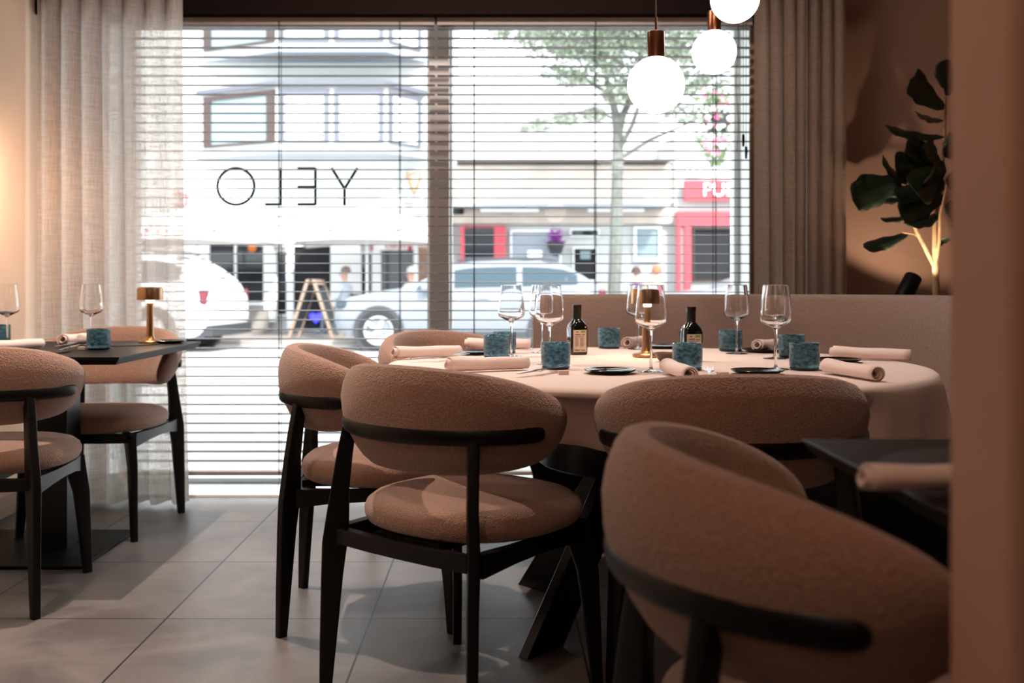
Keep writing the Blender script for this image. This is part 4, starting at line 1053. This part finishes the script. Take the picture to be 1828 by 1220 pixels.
mesh_obj('flowers', bm, mat('purple_petals', (150, 70, 160), rough=.7), pb, smooth=False, org=og)

# ---------------------------------------------------------------- people outside
skin = mat('skin', (214, 170, 150), rough=.6)
def person(name_label, loc, rz, shirt, trousers, hair, sit=True):
    o = thing('person', name_label, 'person', loc, rz)
    bm = bmesh.new(); lay = bm.verts.layers.skin.verify(); V = {}
    hip = .50 if sit else .92
    def v(k, p, r):
        x = bm.verts.new(p); x[lay].radius = (r, r*.85); V[k] = x; return x
    dz = hip-.50
    v('pel', (0, 0, .52+dz), .145)[lay].use_root = True
    v('belly', (0, -.01, .68+dz), .135); v('chest', (0, .0, .88+dz), .150); v('neck0', (0, .01, 1.02+dz), .07); v('neck', (0, .02, 1.09+dz), .055); v('head', (0, .035, 1.19+dz), .088); v('crown', (0, .02, 1.28+dz), .070)
    E = [('pel', 'belly'), ('belly', 'chest'), ('chest', 'neck0'), ('neck0', 'neck'), ('neck', 'head'), ('head', 'crown')]
    for s, t in ((-1, 'l'), (1, 'r')):
        v('sh'+t, (s*.17, 0, .97+dz), .065); v('el'+t, (s*.24, .06, .73+dz), .045); v('wr'+t, (s*.14, .28, .70+dz), .032); v('ha'+t, (s*.10, .36, .71+dz), .036)
        E += [('chest', 'sh'+t), ('sh'+t, 'el'+t), ('el'+t, 'wr'+t), ('wr'+t, 'ha'+t)]
        v('hp'+t, (s*.10, .02, .50+dz), .095)
        if sit: v('kn'+t, (s*.14, .42, .50), .065); v('an'+t, (s*.14, .44, .09), .042); v('to'+t, (s*.15, .60, .04), .036)
        else: v('kn'+t, (s*.11, .03, .50), .062); v('an'+t, (s*.11, 0, .09), .042); v('to'+t, (s*.13, .15, .04), .036)
        E += [('pel', 'hp'+t), ('hp'+t, 'kn'+t), ('kn'+t, 'an'+t), ('an'+t, 'to'+t)]
    for a, c in E: bm.edges.new((V[a], V[c]))
    me = bpy.data.meshes.new('body'); bm.to_mesh(me); bm.free(); bo = bpy.data.objects.new('body', me); C.objects.link(bo); bo.parent = o
    bo.modifiers.new('skin', 'SKIN').use_smooth_shade = True; sb = bo.modifiers.new('sub', 'SUBSURF'); sb.levels = 1; sb.render_levels = 1
    # clothing colours by height along the body
    m = bpy.data.materials.new('clothed_body'); m.use_nodes = True; nt = m.node_tree; p_ = nt.nodes['Principled BSDF']; p_.inputs['Roughness'].default_value = .85
    tc = nt.nodes.new('ShaderNodeTexCoord'); sx = nt.nodes.new('ShaderNodeSeparateXYZ'); rp = nt.nodes.new('ShaderNodeValToRGB'); dv = nt.nodes.new('ShaderNodeMath'); dv.operation = 'DIVIDE'; dv.inputs[1].default_value = 2
    rp.color_ramp.interpolation = 'CONSTANT'; e = rp.color_ramp.elements; e[0].position = 0; e[0].color = (*lin(trousers), 1); e[1].position = (.60+dz)/2; e[1].color = (*lin(shirt), 1); q = e.new((1.05+dz)/2); q.color = (*lin((214, 170, 150)), 1)
    nt.links.new(tc.outputs['Object'], sx.inputs[0]); nt.links.new(sx.outputs['Z'], dv.inputs[0]); nt.links.new(dv.outputs[0], rp.inputs[0]); nt.links.new(rp.outputs[0], p_.inputs['Base Color']); me.materials.append(m)
    hm = mat('hair', hair, rough=.8)
    B().lathe([(0, .115), (.05, .105), (.085, .075), (.102, .03), (.104, -.02), (.095, -.03), (.09, .02), (0, .02)], 20, (0, -.005, 1.25+dz)).build('hair', hm, o)
    f = B().tube([(0, .12, 1.215+dz), (0, .145, 1.185+dz), (0, .12, 1.175+dz)], .014, 6)
    for s in (-1, 1): f.lathe([(0, -.014), (.012, 0), (0, .014)], 8, (s*.092, .02, 1.19+dz))
    f.build('face', skin, o)
    return o
def stool(p, lab):
    t = thing('terrace_chair', lab, 'chair', p); B().box(-.22, .22, -.22, .22, .395, .425).build('seat', trim_m, t, bevel=.01)
    for sx in (-1, 1):
        for sy in (-1, 1): B().lathe([(0, 0), (.016, 0), (.016, .395), (0, .395)], 8, (sx*.19, sy*.19, 0)).build('leg', trim_m, t)
    B().box(-.22, .22, -.24, -.21, .50, .82).box(-.2, -.17, -.235, -.215, .4, .5).box(.17, .2, -.235, -.215, .4, .5).build('backrest', trim_m, t, bevel=.01)
    return t
for px, Y, rz, sh, trc, hr, lab, clab in (
    (617, 19.6, 1.2, (204, 214, 226), (110, 124, 144), (130, 118, 112), 'seated person in a pale blue shirt, right of the A-frame board', 'terrace chair under the person in pale blue'),
    (735, 19.4, .9, (226, 222, 216), (120, 110, 104), (225, 222, 216), 'white-haired person in white seated just left of the window post', 'terrace chair under the white-haired person'),
    (1136, 20.2, -.8, (96, 76, 110), (60, 60, 76), (70, 54, 48), 'dark-haired person in purple sitting near the tree trunk', 'terrace chair under the person in purple'),
    (1172, 18.9, .9, (206, 176, 156), (120, 96, 84), (150, 96, 70), 'brown-haired person in beige sitting right of the tree trunk', 'terrace chair under the person in beige')):
    x = wx(px, Y); person(lab, (x, Y, GZ+.08), rz, sh, trc, hr); s_ = stool((x, Y, GZ+.08), clab); s_.rotation_euler = (0, 0, rz)
